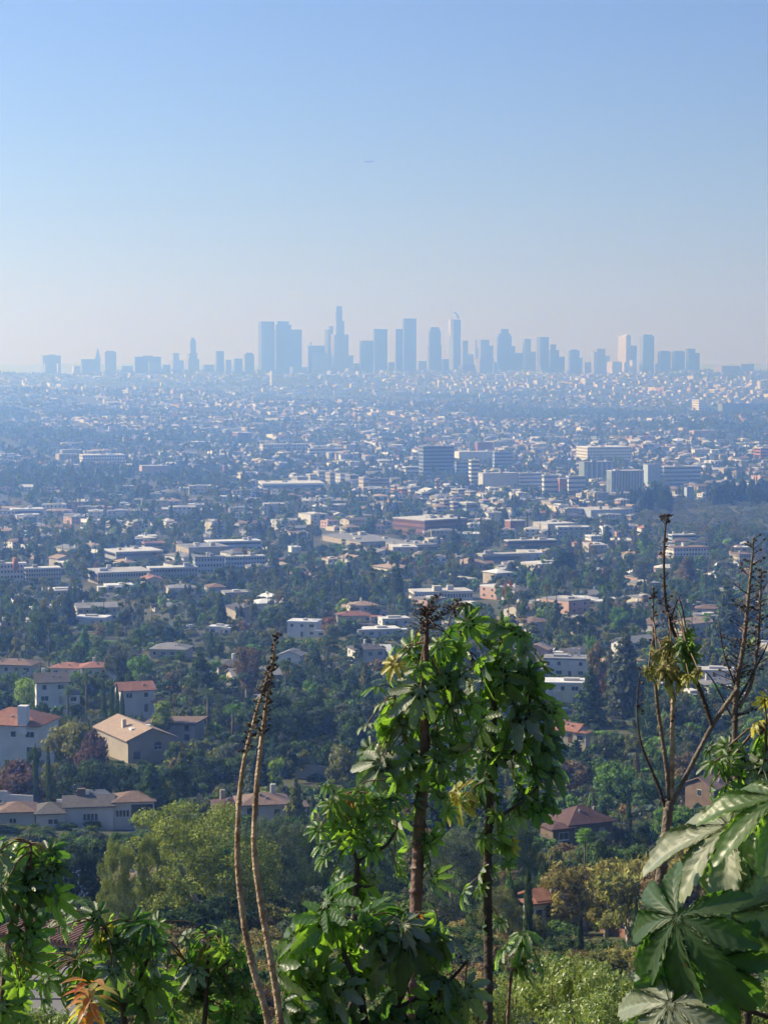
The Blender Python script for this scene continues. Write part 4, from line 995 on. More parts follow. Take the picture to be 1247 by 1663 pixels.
# the near wooded hillside
for k in range(5200):
    y2 = 175 + 480*rt.random()**.9; x2 = rt.uniform(-1, 1)*(y2*half+10)
    q = rt.random()
    kind = 'broad' if q < .72 else 'conifer' if q < .80 else 'wispy' if q < .88 else 'cypress' if q < .91 else 'broadflat' if q < .95 else 'datepalm'
    h = {'broad': rt.uniform(4,9), 'conifer': rt.uniform(8,13), 'wispy': rt.uniform(7,12), 'cypress': rt.uniform(6,11), 'broadflat': rt.uniform(5,7), 'datepalm': rt.uniform(4,8)}[kind]
    w = {'broad': rt.uniform(4.5,9), 'conifer': rt.uniform(4,6), 'wispy': rt.uniform(5,9), 'cypress': rt.uniform(1.2,1.8), 'broadflat': rt.uniform(6,9), 'datepalm': rt.uniform(4,5.5)}[kind]
    pts_t.append((x2, y2, kind, h, w, pal(rt, y2)))
# olive grove at the right and dark belt behind it
for k in range(560):
    px, py = rt.uniform(1035, 1300), rt.uniform(815, 868); h = hit(px, py); pts_t.append((h[0], h[1], 'broad', rt.uniform(4.5,6.5), rt.uniform(6,8), 'grove green'))
BELT = []
for k in range(100):
    px = rt.uniform(1022, 1275); py = rt.uniform(812, 822) if px > 1130 else rt.uniform(818, 834); h = hit(px, py)
    if px < 1130 and px > 1095 and rt.random() < .6: continue
    BELT.append((h[0], h[1], rt.choice(['conifer','broad','broad','cypress']), rt.uniform(15,27), rt.uniform(8,13), rt.choice(['deep green','deep green','dark green'])))
pts_t += BELT
# keep them apart and off the landmarks
ok = []; cell = {}
near_cells = {}
for (X, Y, z, w, d, *_r) in lots: near_cells.setdefault((int(X//25), int(Y//25)), []).append((X, Y, min(w, d)*.5))
for T_ in pts_t:
    x2, y2, kind, h, w, c = T_
    z = tz(x2, y2); bad = y2 > 700 and by_road(x2, y2, 6)
    for a in (-1,0,1):
        for b in (-1,0,1):
            for hx, hy_, r in near_cells.get((int(x2//25)+a, int(y2//25)+b), ()):
                if (hx-x2)**2+(hy_-y2)**2 < (r+min(w*.22, 1.8))**2: bad = True
    if bad: continue
    if y2 < 3200:
        if not free(x2, y2, min(w*.25, 2)): continue
        if not clears(x2, y2, z, h, w): continue
    if y2 < 700:
        k = (int(x2//6), int(y2//6)); bad = False
        for a in (-1,0,1):
            for b in (-1,0,1):
                for q in cell.get((k[0]+a, k[1]+b), ()):
                    if (q[0]-x2)**2+(q[1]-y2)**2 < ((q[2]+w)*.24)**2: bad = True
        if bad: continue
        cell.setdefault(k, []).append((x2, y2, w))
    ok.append((x2, y2, z, kind, h, w, c))
print('trees', len(ok), 'lots', len(lots))

# landmarks that labels point to (name, photo x, photo y)
MARKS = [('the long white house',125,1320),('the tan roofed stucco house',190,1200),('the brown modern house',283,1190),('the large white house',18,1190),('the columned beige house',276,1065),('the pale poplar',190,1060),
 ('the bright cube house',148,1006),('the twin dry stalks',420,1180),('the autumn brown tree',533,1020),('the stepped white villa',615,1024),('the arched white villa',926,1125),('the grey bungalow',982,1175),('the tall grey conifer',1016,1080),
 ('the shadowed red roof',945,1340),('the cream garage wall',510,1256),('the spiky dry stalks',1205,1060),('the bare leaning stalk',1090,940),('the white palace',20,935),('the overhanging flat roof',210,905),('the stepping apartment row',190,940),
 ('the light blue apartments',395,915),('the large flat hall',585,880),('the red brick building',700,855),('the villa row',716,966),('the three fan palms',760,915),('the round dark tree',918,905),('the twin bright trees',875,940),
 ('the white apartment block',1118,898),('the silo',924,828),('the olive grove',1150,840),('the big sunlit pine',315,1400),('the golden eucalyptus trees',1000,1420),('the castor plant',745,1180),('the white gabled chapel',478,893),
 ('the banded hospital tower',709,748),('the lit shop strip',690,805),('the red roofed cottages',905,1195),('the thin palm',397,920),('the yellow house',1206,906),('the wooded hollow',520,1180)]
def relation(px, py):
    nm, mx, my = min(MARKS, key=lambda m: (m[1]-px)**2 + ((m[2]-py)*1.6)**2)
    dx, dy = px-mx, py-my
    if abs(dx) < 14 and abs(dy) < 12: w = 'close beside'
    elif abs(dx) > abs(dy)*1.3: w = 'right of' if dx > 0 else 'left of'
    elif abs(dy) > abs(dx)*1.3: w = 'below' if dy > 0 else 'above'
    else: w = ('below and ' if dy > 0 else 'above and ') + ('right of' if dx > 0 else 'left of')
    return w + ' ' + nm

# individual houses: prototypes with parts, then copies
PROTO = {}
def proto(roof, st, w, d):
    k = (roof, st, 'l' if w > 17 else 's', rt.randrange(2))
    if k not in PROTO:
        pw, pd = (22, 13) if k[2] == 'l' else (12.5, 10)
        e = bpy.data.objects.new('house', None)
        make_house(e, pw, pd, st, roof, wallm('white'), roofm('pale'), chim=1 if roof != 'flat' and k[3] else 0, seed=len(PROTO)*3+2, side=True, porch=(k[3] == 1 and st == 1), rise=1.6)
        def strip(o):
            for ch in o.children: strip(ch)
            COL.objects.unlink(o) if o.name in COL.objects else None
        kids = list(e.children); PROTO[k] = (e, pw, pd)
        for c in kids: strip(c)
    return PROTO[k]
lots.sort(key=lambda L: L[1]/(L[3]*(1+.4*L[5])))
n_ind = 0; rest = []
WORD = {'pale': 'pale', 'grey': 'grey', 'dark': 'dark', 'brown': 'brown', 'tan': 'tan', 'red': 'red tiled', 'white': 'white'}
def inview(x, y, z): 
    px, py = proj(x, y, z); return -12 < px < 1259
for L in lots:
    X, Y, z, w, d, st, roof, wk, rk, rot = L
    if n_ind < 250 and inview(X, Y, z+3):
        if roof == 'flat' and rk in ('dark','brown','tan','red'): rk = 'pale' if rk in ('tan','red') else 'grey'
        if roof != 'flat' and rk == 'pale': rk = 'tan'
        e, pw, pd = proto(roof, st, w, d); px, py = proj(X, Y, z+3)
        c = copy_tree(e); c.location = (X, Y, z+.3); c.rotation_euler = (0, 0, rot); c.scale = (w/pw, d/pd, 1)
        for ch in c.children:
            n0 = ch.name.split('.')[0]
            if n0 in ('wall', 'roof'):
                ch.material_slots[0].link = 'OBJECT'; ch.material_slots[0].material = wallm(wk) if n0 == 'wall' else roofm(rk)
        FOOT.append((X, Y, 1))
        size = {1: 'one storey', 2: 'two storey', 3: 'three storey'}.get(st, 'tall')
        big = 'long ' if w > 17 else ''
        tag(c, f'{big}{size} {wk if wk != "grey" else "grey walled"} {roof} roofed house', 'house', 'houses of the hillside town', None, (px, py)); n_ind += 1
    else: rest.append(L)
WC = {'white': (.70,.69,.65), 'cream': (.58,.52,.41), 'grey': (.36,.36,.35), 'beige': (.44,.38,.30), 'pink': (.52,.34,.27)}
RC = {'pale': (.50,.49,.46), 'grey': (.24,.24,.24), 'dark': (.09,.085,.08), 'brown': (.18,.125,.09), 'tan': (.34,.25,.18), 'red': (.26,.13,.09), 'white': (.66,.66,.65)}
AM = attr_mat('far_building')
mb = MB(); rr = random.Random(3)
for X, Y, z, w, d, st, roof, wk, rk, rot in rest:
    k = 1+rr.uniform(-.2,.15); wc = tuple(c*k for c in WC[wk]); k = 1+rr.uniform(-.25,.2); rc = tuple(c*k for c in RC[rk]); h = st*2.9
    M = Matrix.Translation((X, Y, z)) @ Matrix.Rotation(rot, 4, 'Z')
    if roof == 'flat':
        mb.box(-w/2, w/2, -d/2, d/2, -3, h+.4, c=wc, top=rc, M=M)
        if Y < 4000: mb.box(-w*.2, w*.05, -d*.1, d*.2, h+.4, h+1.3, c=wc, M=M)
    else:
        mb.box(-w/2, w/2, -d/2, d/2, -3, h, c=wc, M=M); rise = d*.18; o = .5; r = (w/2+o) if roof == 'gable' else max(.3, w/2-d/2)
        v = [(-w/2-o,-d/2-o,h-.1),(w/2+o,-d/2-o,h-.1),(w/2+o,d/2+o,h-.1),(-w/2-o,d/2+o,h-.1),(-r,0,h+rise),(r,0,h+rise)]
        v = [M @ Vector(q) for q in v]; mb.poly(v, [(0,1,5,4),(2,3,4,5),(1,2,5),(3,0,4),(0,3,2,1)], 0, rc)
    if Y < 3200:
        n = max(2, int(w/3.5)); gl = (.05,.06,.08)
        for s in range(st):
            for i in range(n):
                x = -w/2+(i+.5)*w/n; mb.box(x-.7, x+.7, -d/2-.08, -d/2+.1, s*2.9+.9, s*2.9+2.2, c=gl, M=M)
            mb.box(-w/2-.08, -w/2+.1, -d*.3, -d*.1, s*2.9+.9, s*2.9+2.2, c=gl, M=M).box(-w/2-.08, -w/2+.1, d*.1, d*.3, s*2.9+.9, s*2.9+2.2, c=gl, M=M)
o = mb.build('distant_houses', AM); tag(o, 'sprawl of small pale houses filling the hazy plain below the skyline', 'houses', None, 'stuff')

# individual trees
ok.sort(key=lambda T_: T_[1]/(T_[4]*T_[5])**.5)
left = []; cnt = {}; LIM = {'broad': 250, 'broadflat': 40, 'wispy': 60, 'conifer': 80, 'cypress': 50, 'fanpalm': 80, 'datepalm': 40}
for T_ in ok:
    x2, y2, z, kind, h, w, c = T_
    if cnt.get(kind, 0) < LIM[kind] and inview(x2, y2, z+h*.5):
        cnt[kind] = cnt.get(kind, 0)+1; plant_tree(kind, x2, y2, z-.2, h, w, c, None, {'tree': 'trees among the houses', 'palm': 'palms among the houses'}.get(SHAPE[kind][2], 'evergreens among the houses'))
    else: left.append(T_)
# the rest stands as one mass of instanced crowns
FAR = []
def combo(ch, co, tb, nm):
    cm = leaf_mesh(nm, ch, FMI, co); return cm
far_meshes = [combo(*crown_broad(200+i, 12, 34, .75, 'round'), 'far_crown') for i in range(3)]            # 0-2 broad mid
far_meshes += [combo(*crown_broad(210+i, 7, 9, 1.6, 'round'), 'far_crown') for i in range(3)]              # 3-5 broad far
far_meshes += [combo(*crown_broad(220, 16, 30, .6, 'wispy', True), 'far_crown')]                              # 6
far_meshes += [combo(*crown_conifer(230, 14, .7), 'far_crown')]                                            # 7
far_meshes += [combo(*crown_cypress(240, 150, .5), 'far_crown')]                                           # 8
pmb = crown_palm(250, 'fan', 16); pmb.tube([(0,0,-1),(0,0,9.9)], [.13,.1], 4); far_meshes.append(pmb.mesh('far_palm', FMI))   # 9
for m_ in far_meshes: m_.materials.clear(); m_.materials.append(FMI)
fc = bpy.data.collections.new('far_tree_shapes')
for i, m_ in enumerate(far_meshes): fc.objects.link(bpy.data.objects.new(f'shape_{i:02d}', m_))
def scatter(name, T, label, cat):
    P = []; I = []; S = []; RZ = []; C = []
    for (x2, y2, z, kind, h, w, c) in T:
        if kind in ('broad', 'broadflat', 'datepalm'): i = tr.randrange(3) if y2 < 3300 else 3+tr.randrange(3); w0 = 10
        elif kind == 'wispy': i, w0 = 6, 10
        elif kind == 'conifer': i, w0 = 7, 4.6
        elif kind == 'cypress': i, w0 = 8, 1.25
        else: i, w0 = 9, 2.4
        P.append((x2, y2, z-.2)); I.append(i); S += [w/w0, w/w0, h/10]; RZ += [0, 0, tr.uniform(0, 6.28)]; C += [*jit(COLS[c], tr), 1]
    me = bpy.data.meshes.new(name); me.from_pydata(P, [], [])
    a = me.attributes.new('pick', 'INT', 'POINT'); a.data.foreach_set('value', I)
    a = me.attributes.new('scl', 'FLOAT_VECTOR', 'POINT'); a.data.foreach_set('vector', S)
    a = me.attributes.new('rot', 'FLOAT_VECTOR', 'POINT'); a.data.foreach_set('vector', RZ)
    a = me.attributes.new('tint', 'FLOAT_COLOR', 'POINT'); a.data.foreach_set('color', C)
    o = link(name, me); tag(o, label, cat, None, 'stuff')
    g = bpy.data.node_groups.new(name, 'GeometryNodeTree'); g.interface.new_socket('Geometry', in_out='INPUT', socket_type='NodeSocketGeometry'); g.interface.new_socket('Geometry', in_out='OUTPUT', socket_type='NodeSocketGeometry')
    N = g.nodes; L = g.links; gi = N.new('NodeGroupInput'); go = N.new('NodeGroupOutput'); ip = N.new('GeometryNodeInstanceOnPoints'); ci = N.new('GeometryNodeCollectionInfo')
    ci.inputs['Collection'].default_value = fc; ci.inputs['Separate Children'].default_value = True; ci.inputs['Reset Children'].default_value = True
    def att(n, t):
        q = N.new('GeometryNodeInputNamedAttribute'); q.data_type = t; q.inputs['Name'].default_value = n; return q.outputs['Attribute']
    L.new(gi.outputs[0], ip.inputs['Points']); L.new(ci.outputs[0], ip.inputs['Instance']); ip.inputs['Pick Instance'].default_value = True
    L.new(att('pick', 'INT'), ip.inputs['Instance Index']); L.new(att('rot', 'FLOAT_VECTOR'), ip.inputs['Rotation']); L.new(att('scl', 'FLOAT_VECTOR'), ip.inputs['Scale'])
    L.new(ip.outputs[0], go.inputs[0]); md = o.modifiers.new('scatter', 'NODES'); md.node_group = g
    return o
scatter('distant_trees', left, 'dark mass of small trees between the houses out to the far hill', 'trees')

# streets of the plain, a few seen clearly
def street(name, pts, w, m, zo=.12):
    mb = MB(); P = [Vector((x, y, 0)) for x, y in pts]; Q = []
    for a, b in zip(P[:-1], P[1:]):
        n = max(2, int((b-a).length/12))
        for k in range(n): Q.append(a.lerp(b, k/n))
    Q.append(P[-1]); L_ = []; R_ = []
    for i, p in enumerate(Q):
        u = (Q[min(i+1, len(Q)-1)]-Q[max(i-1, 0)]).normalized(); n = Vector((-u.y, u.x, 0))*w/2
        for arr, q in ((L_, p+n), (R_, p-n)): arr.append((q.x, q.y, max(tz(q.x, q.y), tz(p.x, p.y)-.2)+zo))
    mb.poly(L_+R_, [(len(Q)+i, len(Q)+i+1, i+1, i) for i in range(len(Q)-1)]); return mb, struct(mb.build(name, m))
ASPH = mat('asphalt_worn', (0.10,0.10,0.10), 0.9, 0.15, .3); CONC = mat('concrete_path', (0.20,0.195,0.18), 0.9, 0.1, .5)
a, b, c_ = hit(880,1160), hit(935,1160), hit(1000,1150)
street('road', [(a[0]-8, a[1]), (b[0], b[1]), (c_[0]+20, c_[1]+6)], 7, ASPH)
lawn = mat('lawn_grass', (0.13,0.19,0.04), 0.95, 0.15, .5, spec=.1)
for x0, x1, yt, yb in ((884,938,1144,1152),(880,928,1163,1171)):
    q = [hit(x0,yb), hit(x1,yb), hit(x1,yt), hit(x0,yt)]; mb = MB().poly([(p[0],p[1],tz(p[0],p[1])+.16) for p in q], [(0,1,2,3)]); struct(mb.build('lawn', lawn)); KEEP.append((x0,yt,x1,yb,q[0][1]))
for yy in ROADS:
    street('road', [(-yy*half*1.1, yy+yy*half*1.1*math.tan(-GA)*1), (yy*half*1.1, yy-yy*half*1.1*math.tan(-GA)*1)], 9, ASPH, .25)
# street lamp beside the lawn
p = hit(900, 1161); t = thing('street_lamp', 'tall white street lamp standing by the lawn below the arched villa', 'street lamp', p, 0, None, (900,1140))
lh = at(900, 1122, p[1]).z-p[2]; MB().tube([(0,0,0),(0,0,lh)], [.12,.07], 6).build('pole', M_WHITE, t); MB().tube([(0,0,lh-.15),(1.1,0,lh)], [.05,.05], 5).box(.9,1.6,-.12,.12,lh-.05,lh+.08).build('lamp_head', M_WHITE, t)

# utility poles and a few parked cars
WOODP = mat('pole_wood', (0.16,0.12,0.09), 0.9)
for i, (px, py, hp) in enumerate([(743,905,11),(811,822,12),(640,905,11),(352,1010,11),(213,1000,11),(455,960,11),(1148,935,11),(1012,905,11),(560,960,11),(880,960,11),(300,1000,11),(90,1010,11),(690,930,11),(1185,985,11),(245,960,11),(1226,1150,10),(505,940,11),(20,1020,11),(975,935,11),(430,900,12)]):
    h = hit(px, py); t = thing('utility_pole', 'wooden utility pole with crossarm', 'utility pole', h, R(20*(i % 4)), 'utility poles in the town', (px, py-20))
    MB().tube([(0,0,-.5),(0,0,hp)], [.17,.12], 6).build('pole', WOODP, t); MB().box(-1.2,1.2,-.06,.06,hp-.9,hp-.75).box(-.9,.9,-.06,.06,hp-1.9,hp-1.77).build('crossarm', WOODP, t)
def car(px, py, m, rz, label, d=None):
    h = hit(px, py) if d is None else (at(px,py,d).x, d, at(px,py,d).z); t = thing('parked_car', label, 'car', h, R(rz), None, (px, py)); TY = mat('tyre', (.03,.03,.03), .8)
    prof = [(-2.2,.35),(-2.25,.8),(-1.9,.95),(-1.2,1.0),(-.7,1.42),(.8,1.45),(1.5,1.0),(2.1,.85),(2.25,.6),(2.2,.35)]; n = len(prof)
    v = [(x, -.85*(1 if z < 1.1 else .82), z) for x, z in prof]+[(x, .85*(1 if z < 1.1 else .82), z) for x, z in prof]
    MB().poly(v, [tuple(range(n)), tuple(range(2*n-1, n-1, -1))]+[(i, n+i, n+(i+1)%n, (i+1)%n) for i in range(n)]).build('body', m, t)
    for s in (-1, 1): MB().poly([(-1.05,s*.83,1.02),(1.3,s*.83,1.02),(.75,s*.74,1.38),(-.65,s*.74,1.38)], [(0,1,2,3)]).build('window', M_GLASS, t)
    MB().poly([(-1.22,-.7,1.02),(-1.22,.7,1.02),(-.74,.62,1.4),(-.74,-.62,1.4)], [(0,1,2,3)]).build('windscreen', M_GLASS, t)
    for x in (-1.4, 1.4):
        for s in (-1, 1): MB().tube([(x, s*.72, .33),(x, s*.9, .33)], .33, 12).build('wheel', TY, t, False)
    return t
CW = mat('car_paint_white', (.7,.7,.7), .25, .02, spec=.6); CD = mat('car_paint_dark', (.05,.06,.08), .25, .02, spec=.6); CR = mat('car_paint_silver', (.35,.36,.38), .25, .02, spec=.6)
car(1046, 1392, CW, 10, 'white parked car seen below the drooping castor leaf'); car(1003, 1502, CW, 80, 'white parked car behind the small brick terrace wall')
car(918, 1159, CR, 14, 'silver parked car on the street by the lawn'); car(560, 1262, CD, 20, 'dark parked car beside the cream garage wall', 452)
car(890, 1160, CD, 14, 'dark parked car on the street near the lamp'); car(325, 1105, CW, 60, 'white parked car below the columned house')

cars0 = [car(600, 1268, CW, 17, 'white parked car', 2000), car(600, 1268, CD, 17, 'dark parked car', 2000), car(600, 1268, CR, 17, 'silver parked car', 2000)]
NAMED[:] = [e for e in NAMED if e[0] not in cars0]; first = set()
for k in range(66):
    yy = ROADS[k % 4]; x = rt.uniform(-1, 1)*yy*.185; y = yy + x*math.tan(GA) + rt.choice([-3.2, 3.2]); px, py = proj(x, y, tz(x, y)); q = k % 3
    c = cars0[q] if q not in first else copy_tree(cars0[q]); first.add(q); c.location = (x, y, tz(x, y)+.28); c.rotation_euler = (0, 0, GA + (math.pi if k % 2 else 0))
    tag(c, ['white','dark','silver'][q]+' parked car', 'car', 'cars parked along the streets', None, (px, py))

# pergola roof and terraces at the lower left
pw = mat('pergola_timber', (0.20,0.11,0.08), 0.8, .2, 3); pd_ = 118.0
p = at(78, 1515, pd_); t = thing('pergola', 'brown slatted pergola roof seen through the castor leaves at lower left', 'pergola', p, R(-25), None, (78,1515))
for i in range(22):
    x = -2.9+i*.27; MB().box(x-.06, x+.06, -1.6, 2.0, 0, .16).build('slat', pw, t)
for yy in (-1.5, 1.9): MB().box(-3.0, 3.0, yy-.06, yy+.06, -.2, -.003).build('beam', pw, t)
for sx in (-2.9, 2.9):
    for yy in (-1.5, 1.9): MB().box(sx-.08, sx+.08, yy-.08, yy+.08, -6, -.203).build('post', pw, t)
for px0, px1, yy, dd, lab in ((58,122,1592,112,'upper pale concrete terrace at the lower left'),(58,124,1622,108,'middle pale concrete terrace at the lower left'),(50,118,1650,104,'lowest pale concrete terrace at the lower left')):
    a = at(px0, yy, dd); b = at(px1, yy, dd); o = MB().box(a.x-1, b.x+1, 0, 2.6, -6, 0, M=None).build('terrace', CONC); o.location = (0, dd, a.z); tag(o, lab, 'terrace', None, None, (90, yy))

# the aeroplane
pl = at(599, 262, 6400); AL = mat('aircraft_paint', (0.04,0.045,0.055), 0.4, .02); t = thing('airliner', 'small jet airliner flying across the sky above the skyline', 'aeroplane', pl, R(0), None, (599,262)); t.scale = (.82, .82, .82)
MB().tube([(-19,0,-.4),(-17.5,0,0),(-14,0,0),(11,0,0.2),(16,0,.9),(20,0,1.5)], [.3,1.3,2.0,2.0,1.4,.3], 12).build('fuselage', AL, t, True)
for s in (-1, 1):
    MB().poly([(-3.5,0,-.7),(3.5,0,-.7),(8.5,s*17,.9),(6.5,s*17,.9),(-3.5,0,-.2),(3.5,0,-.4),(8.5,s*17,1.1),(6.5,s*17,1.1)], [(0,1,2,3),(7,6,5,4),(0,4,5,1),(1,5,6,2),(2,6,7,3),(3,7,4,0)]).build('wing', AL, t)
    MB().poly([(15,0,.8),(18,0,.8),(20,s*6.5,1.5),(18.5,s*6.5,1.5),(15,0,1),(18,0,1),(20,s*6.5,1.65),(18.5,s*6.5,1.65)], [(0,1,2,3),(7,6,5,4),(0,4,5,1),(1,5,6,2),(2,6,7,3),(3,7,4,0)]).build('tailplane', AL, t)
    MB().tube([(-3,s*6,-1.9),(-2,s*6,-1.9),(1.5,s*6,-1.8)], [.8,1.0,.6], 10).build('engine', AL, t, True)
MB().poly([(13.5,-.2,1.8),(18.5,-.2,1.8),(20.8,-.1,8),(18.2,-.1,8),(13.5,.2,1.8),(18.5,.2,1.8),(20.8,.1,8),(18.2,.1,8)], [(0,1,2,3),(7,6,5,4),(0,4,5,1),(1,5,6,2),(2,6,7,3),(3,7,4,0)]).build('tail_fin', AL, t)
# ------------------------------------------------------------------ the castor plants and dry stalks close to the viewer
def leaf_material(name, top, through, rough=0.42, tr_mix=0.42, vein=1.6, spec=0.7, dry=False):
    m = bpy.data.materials.new(name); m.use_nodes = True; N = m.node_tree.nodes; L = m.node_tree.links; b = N['Principled BSDF']; out = N['Material Output']
    a = N.new('ShaderNodeAttribute'); a.attribute_name = 'leafpos'; sp = N.new('ShaderNodeSeparateXYZ'); L.new(a.outputs['Vector'], sp.inputs[0])
    def mth(op, x, y=None):
        q = N.new('ShaderNodeMath'); q.operation = op
        for i, v in enumerate((x, y)):
            if v is None: continue
            if isinstance(v, (int, float)): q.inputs[i].default_value = v
            else: L.new(v, q.inputs[i])
        return q.outputs[0]
    au = mth('ABSOLUTE', sp.outputs['X']); v = sp.outputs['Y']
    mid = mth('LESS_THAN', au, 0.07)
    ph = mth('FRACT', mth('SUBTRACT', mth('MULTIPLY', v, 9.0), mth('MULTIPLY', au, 1.7)))
    side = mth('LESS_THAN', ph, 0.10)
    vn = mth('MAXIMUM', mid, mth('MULTIPLY', side, 0.55))
    tc = N.new('ShaderNodeTexCoord'); no = N.new('ShaderNodeTexNoise'); no.inputs['Scale'].default_value = 5.0; no.inputs['Detail'].default_value = 5; L.new(tc.outputs['Object'], no.inputs['Vector'])
    oi = N.new('ShaderNodeObjectInfo'); hs = N.new('ShaderNodeHueSaturation'); hs.inputs['Color'].default_value = (*top, 1)
    r1 = N.new('ShaderNodeMapRange'); r1.inputs['To Min'].default_value = 0.46; r1.inputs['To Max'].default_value = 0.52; L.new(oi.outputs['Random'], r1.inputs['Value']); L.new(r1.outputs[0], hs.inputs['Hue'])
    r2 = N.new('ShaderNodeMapRange'); r2.inputs['To Min'].default_value = 0.7; r2.inputs['To Max'].default_value = 1.35; L.new(no.outputs['Fac'], r2.inputs['Value']); L.new(r2.outputs[0], hs.inputs['Value'])
    mx = N.new('ShaderNodeMix'); mx.data_type = 'RGBA'; L.new(hs.outputs[0], mx.inputs['A']); mx.inputs['B'].default_value = (*[min(.8, c*vein+.03) for c in top], 1)
    L.new(mth('MULTIPLY', vn, 0.6), mx.inputs['Factor']); col = mx.outputs['Result']
    if True:
        n3 = N.new('ShaderNodeTexNoise'); n3.inputs['Scale'].default_value = 11.0 if not dry else 4.0; n3.inputs['Detail'].default_value = 3; L.new(tc.outputs['Object'], n3.inputs['Vector'])
        sp_ = N.new('ShaderNodeMapRange'); sp_.inputs['From Min'].default_value = 0.66 if not dry else .45; sp_.inputs['From Max'].default_value = 0.72 if not dry else .6; L.new(n3.outputs['Fac'], sp_.inputs['Value'])
        m3 = N.new('ShaderNodeMix'); m3.data_type = 'RGBA'; L.new(sp_.outputs[0], m3.inputs['Factor']); L.new(col, m3.inputs['A']); m3.inputs['B'].default_value = (0.16, 0.10, 0.035, 1); col = m3.outputs['Result']
    L.new(col, b.inputs['Base Color']); b.inputs['Roughness'].default_value = rough; b.inputs['Specular IOR Level'].default_value = spec
    bp = N.new('ShaderNodeBump'); bp.inputs['Strength'].default_value = 0.14; bp.inputs['Distance'].default_value = 0.006
    hgt = mth('ADD', mth('SINE', mth('MULTIPLY', mth('SUBTRACT', mth('MULTIPLY', v, 9.0), mth('MULTIPLY', au, 1.7)), 6.283)), mth('MULTIPLY', no.outputs['Fac'], 1.5))
    L.new(hgt, bp.inputs['Height']); L.new(bp.outputs[0], b.inputs['Normal'])
    t = N.new('ShaderNodeBsdfTranslucent'); h2 = N.new('ShaderNodeMix'); h2.data_type = 'RGBA'; h2.blend_type = 'MULTIPLY'
    h2.inputs['A'].default_value = (*through, 1); L.new(mth('SUBTRACT', 1.15, mth('MULTIPLY', vn, 0.45)), h2.inputs['B']); h2.inputs['Factor'].default_value = 1
    L.new(h2.outputs['Result'], t.inputs[0]); L.new(bp.outputs[0], t.inputs['Normal'])
    x = N.new('ShaderNodeMixShader'); x.inputs[0].default_value = tr_mix; L.new(b.outputs[0], x.inputs[1]); L.new(t.outputs[0], x.inputs[2]); L.new(x.outputs[0], out.inputs[0])
    return m
LM = {'green': leaf_material('leaf_green', (0.07,0.125,0.045), (0.30,0.56,0.04), tr_mix=.45), 'dark': leaf_material('leaf_dark_green', (0.045,0.090,0.036), (0.11,0.28,0.025), tr_mix=.45),
      'yellow': leaf_material('leaf_yellow', (0.34,0.33,0.07), (0.65,0.60,0.06)), 'orange': leaf_material('leaf_orange', (0.42,0.20,0.05), (0.7,0.28,0.03)),
      'pale': leaf_material('leaf_dust_sheen', (0.19,0.22,0.15), (0.24,0.46,0.05), rough=.5, spec=.5, tr_mix=.3), 'herod': leaf_material('leaf_dark_matte', (0.045,0.085,0.036), (0.14,0.34,0.03), rough=.5, spec=.45, tr_mix=.4),  # pale top colour holds dust and the painted-in gloss of sunlit leaves
      'dry': leaf_material('leaf_dry_curled', (0.24,0.27,0.09), (0.42,0.42,0.10), dry=True, rough=.6)}
STEM_RED = mat('stem_reddish', (0.13,0.065,0.055), 0.5, .25, 14, bump=.4, bscale=40, col2=(0.20,0.13,0.10)); STEM_TAN = mat('stem_dry_tan', (0.58,0.43,0.27), 0.6, .2, 16, bump=.6, bscale=70, col2=(0.22,0.13,0.07))
STEM_DARK = mat('stem_dark', (0.075,0.055,0.045), 0.7, .2, 12, bump=.4, bscale=50); STEM_GREY = mat('stem_grey_brown', (0.24,0.19,0.145), 0.7, .2, 10, bump=.5, bscale=60, col2=(0.12,0.09,0.07))
PET = mat('petiole', (0.16,0.10,0.05), 0.5, .2, 8)

